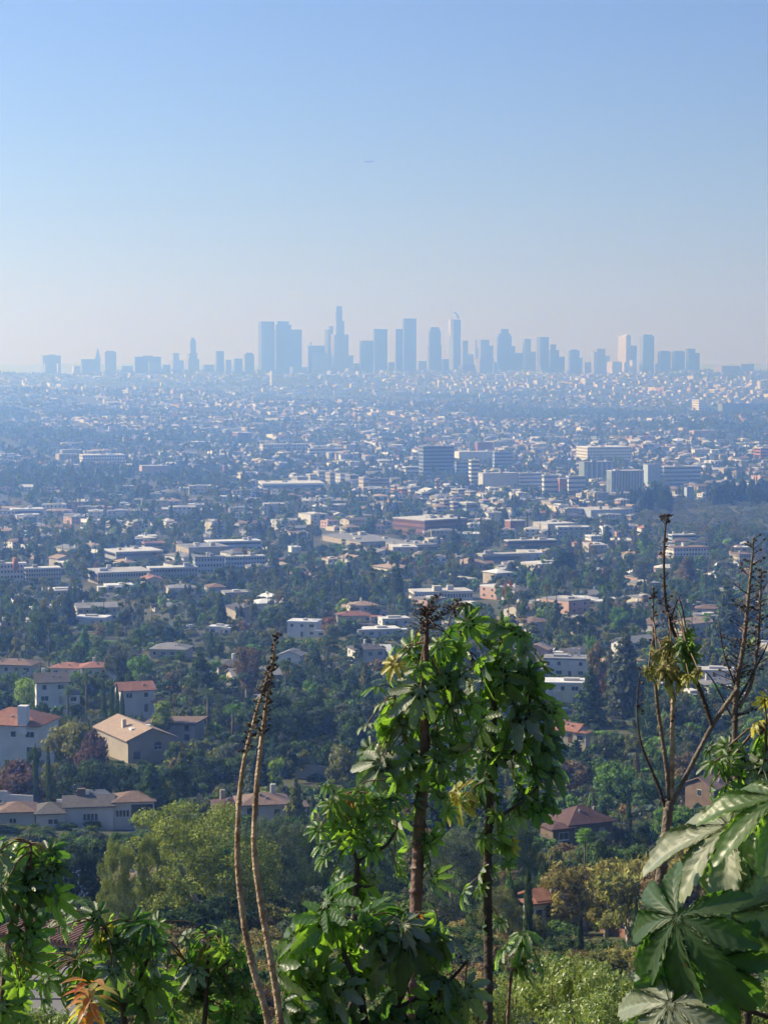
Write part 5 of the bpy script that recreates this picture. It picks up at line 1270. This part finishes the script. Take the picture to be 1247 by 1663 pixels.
def castor_leaf(name, seed, lobes=8, per=6, rings=3, crumple=0.0, ex=1.9, pleat=0.0, serr2=None, serr=.085, droop=.32, cut=.40):
    rr = random.Random(seed); span = R(312); pts = []   # outline: (angle, radius, u, vtip)
    for i in range(lobes):
        t = (i+.5)/lobes; ang = -span/2 + span*t; c = abs(t-.5)*2; Ln = (1.0-.42*c**1.3)*rr.uniform(.9,1.06); hw = span/lobes/2*rr.uniform(.93,1.0)
        dz = rr.uniform(-.10,.05)*1.3
        side = []
        for k in range(per+1):
            s = k/per; r = cut*Ln + (1-cut)*Ln*s; a = hw*(1-s**ex)**.85*1.01
            if 0 < k < per: r *= 1 + serr*(1 if k % 2 else -1)*.5; a *= 1 + serr*(1 if k % 2 else -1)
            side.append((a, r))
        for k, (a, r) in enumerate(side): pts.append((ang-a, r, -1+ (k/per)*.999, dz, ang, hw))
        for k, (a, r) in reversed(list(enumerate(side[:-1]))): pts.append((ang+a, r, 1-(k/per)*.999, dz, ang, hw))
    V = [(0, 0, 0)]; LP = [(0.0, 0.0, 0.0)]; n = len(pts); kx, ky, ph = rr.uniform(5,8), rr.uniform(5,8), rr.uniform(0,6)
    for j in range(1, rings+1):
        f = j/rings
        for (a, r, u, dz, ang, hw) in pts:
            r_ = r*f; off = abs(a-ang)/hw; x, y = math.sin(a)*r_, math.cos(a)*r_
            z = -.05*r_ + .17*r_*off*(.3+.7*f) - droop*r_**2 + dz*r_**2 + .02*math.sin(kx*x+ph)*f
            if pleat: z += pleat*math.sin(6.283*(9*r_-1.7*off))*min(1, off*3)*min(1, r_*2.5) + .02*off*r_*math.sin(11*r_+ang*3); x += .012*math.sin(9*r_+ang*5)*f
            if crumple: 
                z += crumple*(math.sin(kx*2.2*x+ky*y+ph)*math.sin(ky*2.5*y-ph)+.5*math.sin(17*x+13*y))*r_; x *= 1-.45*crumple*2*abs(math.sin(ky*y+ph)); 
            V.append((x, y, z)); LP.append(((a-ang)/hw, r_, 0))
    Fc = [(0, 1+(i+1) % n, 1+i) for i in range(n-1)]
    for j in range(rings-1):
        o1, o2 = 1+j*n, 1+(j+1)*n
        for i in range(n-1): Fc.append((o1+i, o1+i+1, o2+i+1, o2+i))
    Fc = [tuple(reversed(q)) if len(q) == 4 else q for q in Fc]
    me = bpy.data.meshes.new(name); me.from_pydata(V, [], Fc); me.polygons.foreach_set('use_smooth', [True]*len(Fc))
    at_ = me.attributes.new('leafpos', 'FLOAT_VECTOR', 'POINT'); at_.data.foreach_set('vector', [c for p in LP for c in p]); me.materials.append(LM['green']); me.update(); return me
LEAF = [castor_leaf('leaf', 300+i, lobes=random.Random(i).choice([7,8,8,9]), droop=[.25,.4,.6,.35,.75,.5][i]) for i in range(6)]
LEAFB = [castor_leaf('leaf', 320+i, lobes=8, per=14, rings=12, ex=2.0, pleat=.011, serr2=.07, serr=.055, droop=[.3,.5,.2,.65][i], cut=.42) for i in range(4)]
LEAFC = [castor_leaf('leaf', 340+i, lobes=7, crumple=.33, droop=.8) for i in range(3)]
fr = random.Random(99)
UP = Vector((0, 0, 1))
def put_leaf(t, org, pos, size, tipdir, normal, mkey, meshes, stem_pt=None, pr=.0035):
    """one leaf of a plant, its own petiole below it"""
    y = tipdir.normalized(); z = (normal - y*normal.dot(y)).normalized(); x = y.cross(z)
    o = bpy.data.objects.new('leaf', fr.choice(meshes)); COL.objects.link(o); o.parent = t
    M = Matrix((x, y, z)).transposed().to_4x4(); M = Matrix.Translation(pos-org) @ M @ Matrix.Diagonal((size, size, size, 1)); o.matrix_local = M
    if mkey != 'green': o.material_slots[0].link = 'OBJECT'; o.material_slots[0].material = LM[mkey]
    if stem_pt is not None:
        a = stem_pt; b = pos; mid = a.lerp(b, .5) + UP*(b-a).length*.16
        inv = M.inverted(); P = [inv @ (q-org) for q in (a, a.lerp(mid,.6)+UP*(b-a).length*.03, mid, mid.lerp(b,.6), b)]
        pt = MB().tube(P, [pr/size*1.3, pr/size*1.1, pr/size, pr/size*.9, pr/size*.8], 5, cap=False).build('petiole', PET, o, True)
    return o
def polyline(pts, d, org=None):
    out = []
    for q in pts:
        dd = q[3] if len(q) > 3 else d; p = at(q[0], q[1], dd); out.append((p, q[2]*.80*dd/F/2))
    return out
def smooth_path(P, n=6):
    """Catmull-Rom through points with radii"""
    out = []
    for i in range(len(P)-1):
        p0 = P[max(i-1,0)]; p1 = P[i]; p2 = P[i+1]; p3 = P[min(i+2, len(P)-1)]
        for k in range(n):
            s = k/n; f = lambda a, b, c, e: .5*((2*b)+(-a+c)*s+(2*a-5*b+4*c-e)*s*s+(-a+3*b-3*c+e)*s**3)
            out.append((Vector([f(p0[0][j], p1[0][j], p2[0][j], p3[0][j]) for j in range(3)]), max(.0015, p1[1]+(p2[1]-p1[1])*s)))
    out.append(P[-1]); return out
def stem_part(t, org, pts, d, m, name='stem', node=0.09, n=9, nodes=True):
    P = smooth_path(polyline(pts, d), 7); Q = []; acc = 0
    for i, (p, r) in enumerate(P):
        if i: 
            L_ = (p-P[i-1][0]).length; acc += L_
            if nodes and acc > node:
                acc = 0; a = P[i-1][0].lerp(p, .4); 
                Q += [(a, r), (a.lerp(p, .25), r*1.32), (a.lerp(p, .5), r*1.02)]
        Q.append((p, r*(1+fr.uniform(-.04,.04))))
    MB().tube([p-org for p, r in Q], [r for p, r in Q], n).build(name, m, t, True)
    return P
def plant(label, name, cat, d, stems, clusters, m=STEM_RED, spikes=(), node=.09, pix=None):
    f0 = stems[0][1] if isinstance(stems[0][0], str) else stems[0][0]; org = at(f0[0], 1700, d); org.z = tz(org.x, org.y)
    t = thing(name, label, cat, org, 0, None, pix or stems[0][-1][:2]); SP = []
    for s in stems:
        mm = m
        if isinstance(s[0], str): mm = {'red': STEM_RED, 'tan': STEM_TAN, 'dark': STEM_DARK, 'grey': STEM_GREY}[s[0]]; s = s[1:]
        SP += stem_part(t, org, s, d, mm, node=node)
    for c in clusters:
        cx_, cy_, rx, ry, n, sz = c[:6]; pal_ = c[6] if len(c) > 6 else ('green',); dd = c[7] if len(c) > 7 else d; ms = c[8] if len(c) > 8 else LEAF
        n = max(1, round(n*.66))
        for i in range(n):
            g = 2.4*i+fr.random()*.5; q = math.sqrt((i+.5)/n); px, py = cx_+math.cos(g)*q*rx, cy_+math.sin(g)*q*ry
            y = dd+fr.uniform(-.5,.5)*rx*dd/F*1.6; pos = at(px, py, y)
            st = min(SP, key=lambda e: (e[0]-pos-UP*.12).length)[0]
            o_ = pos-st; o_.z *= .4; o_ = o_.normalized() if o_.length > .01 else Vector((fr.uniform(-1,1), -1, 0)).normalized()
            a = R(fr.uniform(5, 75)); tip = o_*math.cos(a)-UP*math.sin(a) + Vector((fr.uniform(-.6,.6), fr.uniform(-.5,.5), fr.uniform(-.3,.3)))
            nrm = UP*fr.uniform(.5,1.1) + o_*math.tan(a)*.6 + Vector((fr.uniform(-1.2,.4), fr.uniform(-1.2,.3), 0))
            size = sz*dd/F*fr.choice([fr.uniform(.5,.9), fr.uniform(.85,1.35)])
            put_leaf(t, org, pos, size, tip, nrm, fr.choice(pal_), ms, st if (st-pos).length < 1.2 else None)
    for s in spikes: spike(t, org, d, *s)
    return t, org
def spike(t, org, d, pts, n=60, ln=.05, m=STEM_DARK, r=.0022, caps=0):
    """dry seed head: short twigs round the end of a stalk, some with open husks"""
    P = smooth_path(polyline([(a, b, 2) for a, b in pts], d), 12); mb = MB()
    for i in range(n):
        s = fr.random(); k = min(len(P)-2, int(s*(len(P)-1))); p = P[k][0].lerp(P[k+1][0], fr.random()); g = fr.uniform(0, 6.28)
        dr = Vector((math.cos(g), math.sin(g), fr.uniform(.1,.9))).normalized(); L_ = ln*fr.uniform(.2,1.4)*(1-.4*s); q = p+dr*L_; 
        mb.tube([p-org, p.lerp(q,.5)-org+Vector((0,0,-.002)), q-org], [r, r*.8, r*.5], 4)
        if fr.random() < .7: mb.tube([q-org-UP*.005, q-org, q-org+dr*.010], [r*.8, r*fr.uniform(2,4), r*.6], 5)
        if fr.random() < .4:
            q2 = p.lerp(q,.6)+Vector((fr.uniform(-1,1), fr.uniform(-1,1), .6))*L_*.35; mb.tube([p.lerp(q,.6)-org, q2-org], [r*.7, r*.5], 4)
    o = mb.build('seed_spike', m, t); o['kind'] = 'stuff'
G3 = ('green','green','green','green','dark','pale'); GD = ('dark','dark','green','green','pale'); GY = ('green','green','green','dark','green','pale','green','dark','yellow')
plant('tall castor plant with thick reddish trunk and a dry seed head on top', 'castor_plant', 'castor plant', 11.0,
      [[(655,2050,34),(666,1700,30),(676,1460,26),(681,1350,25),(689,1240,22),(690,1120,16),(693,1020,9),(696,980,5)], [(689,1240,10),(650,1180,7),(640,1120,5)], [(690,1160,9),(740,1130,7),(765,1085,5)]],
      [(645,1130,50,60,14,46,G3),(645,1200,48,70,16,46,G3),(655,1275,40,45,8,42,GY),(700,1070,52,46,10,42,G3),(725,1170,48,70,12,44,G3),(660,1060,34,34,4,40,('green','yellow')),(735,1085,44,60,10,42,G3),(735,1215,44,56,10,42,G3),(612,1215,22,70,7,44,('green','pale')),(700,1290,40,26,5,36,GD),(640,1330,26,34,5,34,G3),(712,1345,26,40,4,32,G3),(690,1420,34,34,5,36,GD)],
      spikes=[([(692,1030),(690,985)],60,.075),([(680,1000),(706,990)],50,.06),([(692,1000),(712,968)],30,.05),([(700,1010),(745,985)],44,.055)], pix=(680,1150))
plant('slimmer castor plant with dark stem right of the thick reddish trunk', 'castor_plant', 'castor plant', 11.8,
      [[(795,2000,22),(793,1700,20),(793,1560,19),(792,1400,18),(798,1250,14),(800,1130,11),(760,1060,8),(735,985,5)], [(798,1250,10),(850,1200,8),(862,1090,6),(850,1030,4)], [(793,1340,8),(850,1300,6),(880,1270,4)], [(800,1130,8),(820,1060,6),(800,1010,4)]],
      [(745,1010,34,34,5,44,GD),(805,1035,46,40,10,54,GD),(840,1080,44,48,10,56,GD),(862,1150,34,60,10,50,GD),(850,1225,40,50,10,46,GD),(800,1130,46,50,8,46,G3),(780,1220,40,50,9,42,GD),(800,1345,34,36,7,34,G3),(885,1290,16,36,3,38,('dark',)),(738,1285,10,12,1,44,('yellow',)),(758,1303,10,8,2,30,('yellow',)),(826,1368,8,12,1,28,('yellow',)),(828,1195,50,40,5,40,GY),(770,1120,44,60,8,44,G3),(880,1240,22,60,6,44,GD),(830,1290,46,34,7,38,GD),(770,1290,34,30,5,36,G3),(815,1400,26,30,4,32,G3),(770,1440,26,34,4,34,GD),(800,1490,24,30,3,34,GD)], STEM_DARK,
      spikes=[([(735,1000),(742,975)],30,.05)], pix=(810,1200))
plant('bushy castor plant with many small leaves left of the thick reddish trunk', 'castor_plant', 'castor plant', 10.4,
      [[(560,2000,18),(572,1700,16),(578,1440,12),(588,1393,10),(625,1375,8),(645,1345,5)], [(582,1410,9),(565,1350,6),(550,1305,4)], [(578,1440,8),(600,1440,5),(620,1430,4)]],
      [(530,1305,26,34,5,44,('green',)),(575,1300,40,32,10,30,G3),(545,1360,38,34,10,32,GY),(610,1340,34,38,12,30,G3),(630,1290,24,30,5,30,G3),(560,1290,10,8,1,30,('orange',)),(630,1415,40,26,5,34,G3),(572,1430,36,28,7,44,('green',))], STEM_DARK, pix=(560,1350))
plant('broad castor plant with large drooping leaves at the bottom centre', 'castor_plant', 'castor plant', 8.6,
      [[(610,2050,20),(600,1750,18),(588,1631,16),(570,1576,13),(538,1507,8),(520,1480,5)], [(600,1720,14),(655,1610,12),(669,1541,9),(652,1493,5)], [(588,1631,9),(520,1600,7),(480,1570,5)], [(640,1640,10),(720,1600,8),(760,1560,5)]],
      [(515,1490,42,30,5,62,G3),(575,1500,45,32,7,62,('green',)),(640,1500,48,28,7,60,GD),(700,1510,40,30,6,62,GD),(475,1560,40,45,6,68,G3),(545,1570,45,40,7,62,G3),(620,1570,50,42,6,64,G3),(700,1580,45,45,6,70,GD),(740,1600,30,50,3,64,GD),(520,1640,70,34,7,66,GD),(610,1650,70,28,6,64,GD),(700,1655,50,26,4,70,GD),(672,1488,10,6,2,26,('orange',))], STEM_DARK, pix=(600,1560))
plant('castor plant with dark leaves on a pale bent stem in the lower left corner', 'castor_plant', 'castor plant', 8.2,
      [[(-5,2000,12),(0,1700,12),(4,1600,11),(14,1520,10),(30,1460,8),(48,1410,6),(50,1370,4)], [(14,1520,7),(50,1490,5),(80,1440,4)]],
      [(35,1400,55,50,11,58,GD),(70,1430,34,30,6,50,GD),(20,1460,34,30,5,52,GD),(5,1360,20,30,3,52,('green','dark')),(30,1545,30,36,4,44,('dark','green')),(26,1566,6,10,1,40,('yellow',)),(20,1620,40,40,7,46,G3)], STEM_GREY, pix=(40,1430))
plant('leafy castor plant above the yellow sapling at lower left', 'castor_plant', 'castor plant', 8.8,
      [[(205,2050,16),(205,1750,14),(200,1640,12),(185,1560,9),(170,1505,6)], [(200,1640,8),(240,1560,6),(235,1520,4)], [(195,1600,7),(140,1560,5)]],
      [(150,1510,50,34,7,46,GY),(205,1520,45,38,9,46,('green','dark','green','dark')),(240,1560,34,40,7,46,GD),(170,1570,50,34,8,46,GD),(120,1600,40,36,8,44,('green','dark','dark')),(60,1590,44,40,8,44,('dark','green')),(100,1500,40,24,5,40,GD),(220,1620,50,40,9,46,GD)], STEM_DARK, pix=(190,1540))
plant('castor plant with one straight dark stem left of the twin dry stalks', 'castor_plant', 'castor plant', 9.2,
      [[(322,2050,14),(326,1750,12),(334,1640,10),(338,1560,8),(342,1520,4)], [(334,1620,6),(300,1560,4)], [(336,1590,6),(375,1560,4)]],
      [(300,1545,40,34,8,48,G3),(350,1535,42,30,7,46,GY),(385,1580,34,44,8,46,GD),(300,1600,40,34,6,46,GD),(360,1630,50,34,8,48,('dark',)),(265,1640,36,28,5,46,('dark',)),(250,1520,26,24,4,40,GD),(400,1640,36,26,6,46,GD)], STEM_DARK, pix=(330,1560))
plant('small castor shoot with bright red stalk right of the dark stem', 'castor_plant', 'castor plant', 8.8,
      [['red',(815,1900,7),(828,1600,7),(842,1580,6),(850,1540,5),(846,1520,4)]],
      [(838,1530,28,18,4,38,GY),(868,1560,18,20,3,46,('dark','green')),(832,1560,18,18,2,38,('yellow','green'))], pix=(848,1555))
# dry stalks
def stalk(label, d, stems, spikes, m=STEM_TAN, clusters=(), pix=None, node=.11, name='dry_stalk'):
    return plant(label, name, 'dry stalk', d, stems, clusters, m, spikes, node, pix)
stalk('left one of twin dry tan stalks, bending slightly right at its tip', 8.0, [[(470,2000,17),(440,1690,15),(410,1570,14),(395,1490,13),(386,1400,12),(388,1310,11),(396,1240,9),(410,1180,7),(424,1130,5),(436,1090,3)]],
      [([(398,1225),(412,1175),(428,1120),(437,1085)],90,.022)], pix=(395,1350))
stalk('right one of twin dry tan stalks, reaching higher with a brown tip', 8.3, [[(480,2000,16),(458,1690,15),(440,1560,14),(424,1470,13),(413,1380,12),(416,1290,11),(424,1210,10),(432,1150,8),(441,1090,6),(448,1030,3)]],
      [([(426,1195),(434,1140),(442,1085),(448,1025)],110,.024)], pix=(415,1320))
plant('leafless castor clump of bare grey brown stems with curled leaves at right', 'bare_castor_plant', 'castor plant', 8.6,
      [['grey',(1062,2050,30),(1066,1700,28),(1062,1600,27),(1063,1500,25),(1076,1400,22),(1087,1300,19)],
       ['grey',(1087,1300,10),(1081,1240,9),(1068,1150,8),(1062,1080,6),(1061,1020,5),(1060,952,3)],
       ['tan',(1090,1300,11),(1091,1230,10),(1092,1170,9),(1093,1120,8)],
       ['dark',(1093,1300,9),(1080,1310,8),(1070,1280,7),(1045,1220,5),(1036,1180,4),(1035,1130,3),(1041,1085,2)],
       ['dark',(1157,1182,8),(1138,1125,10),(1112,1068,9),(1088,1012,8),(1080,970,6),(1078,920,5),(1079,880,4),(1082,836,3)],
       ['grey',(1092,1305,10),(1115,1258,9),(1157,1178,9),(1198,1118,9)],
       ['dark',(1088,1010,4),(1098,980,3),(1106,965,2)]],
      [(1070,1080,28,18,4,30,('dry',),8.5,LEAFC),(1105,1040,22,16,4,27,('dry','yellow','green'),8.5,LEAFC),(1112,1082,22,24,4,30,('dry','green'),8.45,LEAFC),(1128,1088,14,16,3,26,('yellow','dry'),8.4,LEAFC),(1092,1058,30,14,3,25,('green','dry'),8.5,LEAFC)],
      spikes=[([(1090,1015),(1079,950),(1079,880),(1082,836)],60,.028),([(1062,1110),(1061,1020),(1060,955)],26,.018),([(1041,1160),(1040,1085)],16,.02),([(1093,1200),(1092,1130)],10,.02)], pix=(1085,1200))
plant('dark spiky dry stalk cluster full of thin twigs at the right', 'dry_stalk', 'dry stalk', 8.8,
      [['grey',(1195,1500,12),(1196,1300,12),(1193,1200,12),(1196,1120,12),(1208,1040,9),(1215,970,7),(1222,900,4),(1223,875,3)],
       ['grey',(1200,1150,9),(1220,1110,7),(1230,1050,6),(1234,980,5),(1236,920,3)], ['dark',(1196,1120,5),(1175,1060,3),(1168,1010,2)], ['dark',(1197,1140,5),(1240,1060,3),(1255,1020,2)], ['dark',(1193,1175,4),(1160,1110,3),(1145,1090,2)]],
      [], spikes=[([(1198,1110),(1208,1040),(1216,960),(1223,875)],110,.085),([(1225,1100),(1233,1020),(1236,930)],50,.06),([(1196,1180),(1197,1090)],24,.10)], pix=(1205,1060))
plant('dense green castor plant at the right edge behind the large pleated leaves', 'castor_plant', 'castor plant', 7.4,
      [[(1225,2000,18),(1215,1700,16),(1210,1500,14),(1205,1380,12),(1200,1290,9),(1205,1220,6)], [(1205,1380,8),(1240,1280,6),(1245,1180,4)]],
      [(1175,1230,34,30,9,40,GD),(1210,1260,40,44,12,44,GD),(1170,1270,26,26,5,40,('dark','green')),(1238,1165,14,34,5,27,('dry','green','yellow'),7.4,LEAFC),(1235,1215,22,26,4,44,('green','yellow'))], STEM_DARK, pix=(1205,1250))
# hero plant with the largest leaves
R0 = 5.6
t, org = plant('castor plant with huge pleated serrated leaves in the lower right corner', 'castor_plant', 'castor plant', R0,
      [['red',(1200,2100,26),(1196,1750,24),(1195,1640,22),(1197,1560,18),(1215,1480,13),(1260,1400,9)], ['dark',(1300,1660,12),(1240,1650,11),(1150,1622,10),(1080,1640,8),(990,1680,6)], ['dark',(1215,1480,9),(1235,1400,8),(1225,1340,6),(1205,1320,5)]], [], pix=(1170,1480))
def hero(px, py, sizepx, ang, nrm, mk, d, idx, st=None):
    """ang: screen direction of the main lobe, degrees clockwise from up; nrm: (right, away, up)"""
    pos = at(px, py, d); a = R(ang); tip = Vector((math.sin(a), -.12, math.cos(a)))
    put_leaf(t, org, pos, sizepx*d/F, tip, Vector(nrm), mk, [LEAFB[idx]], at(st[0], st[1], R0) if st else None, .005)
hero(1177,1487,160,115,(-.55,-.62,.62),'pale',5.45,0,(1215,1480)); hero(1186,1340,165,250,(-.45,-.45,.85),'pale',5.5,1,(1225,1340))
hero(1100,1490,175,205,(-.6,-.7,.35),'herod',5.3,3,(1197,1560)); hero(1268,1296,140,262,(.05,-.45,1),'green',5.4,1,(1260,1400))
hero(1160,1560,150,190,(.1,-1,.3),'herod',5.35,2,(1197,1560)); hero(1225,1440,130,60,(.2,-.6,.8),'herod',5.6,2,(1235,1400))
hero(1090,1630,150,215,(-.2,-.6,.8),'pale',5.3,1,(1150,1622))
hero(1240,1370,90,200,(-.2,-.8,.6),'yellow',5.7,3,(1235,1400))
# yellow sapling
t, org = plant('low sapling with glowing orange yellow leaves at the lower left', 'sapling', 'sapling', 7.6, [['red',(150,1900,6),(148,1700,5),(146,1640,4),(145,1605,2)]], [], pix=(148,1640))
def lance(seed):
    rr = random.Random(seed); V = []; Fc = []; LP = []; n = 8
    for i in range(n+1):
        s = i/n; w = .17*math.sin(math.pi*min(1, s**.8))+.004; z = -.45*s*s
        for k, u in ((0,-1),(1,0),(2,1)): V.append((u*w, s, z+abs(u)*w*.5)); LP += [u, s, 0]
    for i in range(n):
        for k in range(2): Fc.append((3*i+k, 3*i+k+1, 3*i+4+k, 3*i+3+k))
    me = bpy.data.meshes.new('leaf'); me.from_pydata(V, [], Fc); a = me.attributes.new('leafpos','FLOAT_VECTOR','POINT'); a.data.foreach_set('vector', LP); me.polygons.foreach_set('use_smooth', [True]*len(Fc)); me.materials.append(LM['green']); return me
LN = [lance(1), lance(2)]
for i in range(34):
    g = 2.4*i; s = i/34; pos = at(146+math.cos(g)*6, 1655-55*s+10*math.sin(g), 7.6+.03*math.sin(g)); el = -.5+1.1*s
    put_leaf(t, org, pos, fr.uniform(.07,.12), Vector((math.cos(g), math.sin(g), el)), Vector((-math.cos(g)*el, -math.sin(g)*el, 1)), fr.choice(['orange','orange','yellow','yellow','green']), LN)
# bright small-leaved shrubs
SHM = leaf_material('shrub_leaf', (0.20,0.26,0.075), (0.36,0.48,0.08), rough=.4, tr_mix=.45)
def shrub_mesh(seed, n=5200, size=.045):
    rng = np.random.default_rng(seed); ch = []
    for i in range(26):
        g = rng.random()*6.28; q = rng.random()**.5; c = np.array([math.cos(g)*q, math.sin(g)*q, .25+.95*rng.random()*(1-.4*q)]); ch.append(cards(rng, c, .2+.16*rng.random(), n//26, size, out=.3, asp=2.3))
    me = leaf_mesh('foliage', ch, SHM); return me
SHR = [shrub_mesh(1), shrub_mesh(2)]
for px, yt, d, w, lab in ((930,1560,19,150,'sparkling light green shrub below the eucalyptus trees'),(1000,1585,17,130,'light green shrub touching the huge castor leaves'),(860,1585,20,120,'light green shrub behind the small red stalked shoot'),(775,1600,18,110,'light green shrub left of the dark castor stem'),
    (345,1600,17,120,'light green shrub below the straight dark stem'),(1225,1590,16,130,'light green shrub at the right edge behind the red stem'),(960,1625,14,150,'nearest light green shrub at the bottom right'),(80,1640,16,120,'light green shrub under the concrete terraces'),(640,1640,18,120,'light green shrub hidden behind the broad castor leaves')):
    p = at(px, yt, d); s = w*d/F/2; q = thing('shrub', lab, 'shrub', (p.x, d, tz(p.x, d)), fr.uniform(0,6), None, (px, yt+40)); zc = p.z-tz(p.x, d)
    f = link('foliage', fr.choice(SHR), q); f.location = (0, 0, zc-1.2*s*1.15); f.scale = (s, s, s*1.15); f['kind'] = 'stuff'
    sb = MB()
    for k in range(6):
        g = k*1.05; sb.tube([(0,0,-.2), (math.cos(g)*.15, math.sin(g)*.15, zc*.5), (math.cos(g)*s*.5, math.sin(g)*s*.5, zc-s*.5)], [.02,.015,.006], 5)
    sb.build('stem', STEM_GREY, q)
# low growth covering the slope
und = []
KEEP.append((25,1465,125,1550,118)); KEEP.append((55,1570,125,1650,112))
for k in range(7000):
    y2 = fr.uniform(300, 900); x2 = fr.uniform(-1,1)*(y2*half+6); h = fr.uniform(.9,2.0)
    if not free(x2, y2, -2): continue
    und.append((x2, y2, tz(x2, y2), 'bush', h, h*2.2, fr.choice(['dark green','mid green','olive','grey green','mid green'])))
for k in range(5200):
    y2 = 16+300*fr.random()**1.3; x2 = fr.uniform(-1,1)*(y2*half+6); h = fr.uniform(1.2,3.4)*(1 if y2 > 40 else .5)
    z2 = tz(x2, y2)
    if y2 < 40 and proj(x2, y2, z2+h)[1] < 1640: continue
    if not clears(x2, y2, z2, h, h*1.4) or not free(x2, y2, 1): continue
    und.append((x2, y2, z2, 'bush', h, h*1.45, fr.choice(['dark green','mid green','olive','olive','golden green','brownish','grey green'])))
for i in range(3):
    ch, co, tb = crown_broad(400+i, 26, 120, .30, 'round'); m_ = leaf_mesh('bush_crown', ch, FMI, co); fc.objects.link(bpy.data.objects.new(f'shape_{10+i:02d}', m_))
_sc = scatter
def scatter_b(name, T, label, cat):
    o = _sc(name, T, label, cat); pk = [10+fr.randrange(3) for _ in T]; o.data.attributes['pick'].data.foreach_set('value', pk)
    S = []; P = []
    for (x2, y2, z, kind, h, w, c) in T: S += [w/10, w/10, h/7.5]; P += [x2, y2, z-h*.35]
    o.data.attributes['scl'].data.foreach_set('vector', S); o.data.vertices.foreach_set('co', P); o.data.update(); return o
scatter_b('undergrowth', und, 'scrub and low bushes covering the steep slope below the viewpoint', 'undergrowth')
# ------------------------------------------------------------------ labels: name what each repeat stands by, then count those still alike
def finish_labels():
    for e in NAMED:
        if e[0].get('group') in ('trees among the houses', 'palms among the houses', 'evergreens among the houses', 'houses of the hillside town', 'utility poles in the town', 'cars parked along the streets'): e[1] = f'{e[1]} {relation(e[2], e[3])}'; e.append(1)
    gen = {}
    for e in NAMED:
        gen.setdefault(e[1], []).append(e)
    gen = {}
    for e in NAMED: gen.setdefault(e[1], []).append(e)
    ORD = ['leftmost','second','third','fourth','fifth','sixth','seventh','eighth','ninth','tenth','eleventh','twelfth','thirteenth','fourteenth','fifteenth','sixteenth']
    for lab, es in gen.items():
        if len(es) > 1:
            es.sort(key=lambda e: e[2])
            for i, e in enumerate(es):
                q = 'leftmost' if i == 0 else 'rightmost' if i == len(es)-1 else (ORD[i] if i < len(ORD) else f'{i+1}th')+' from left'
                e[1] = f'{lab}, {q}'
    for o, lab, *_ in NAMED:
        for cut in (' storey', 'pointed ', 'close '):
            if len(lab.split()) > 16: lab = lab.replace(cut, '')
        o['label'] = lab
finish_labels()
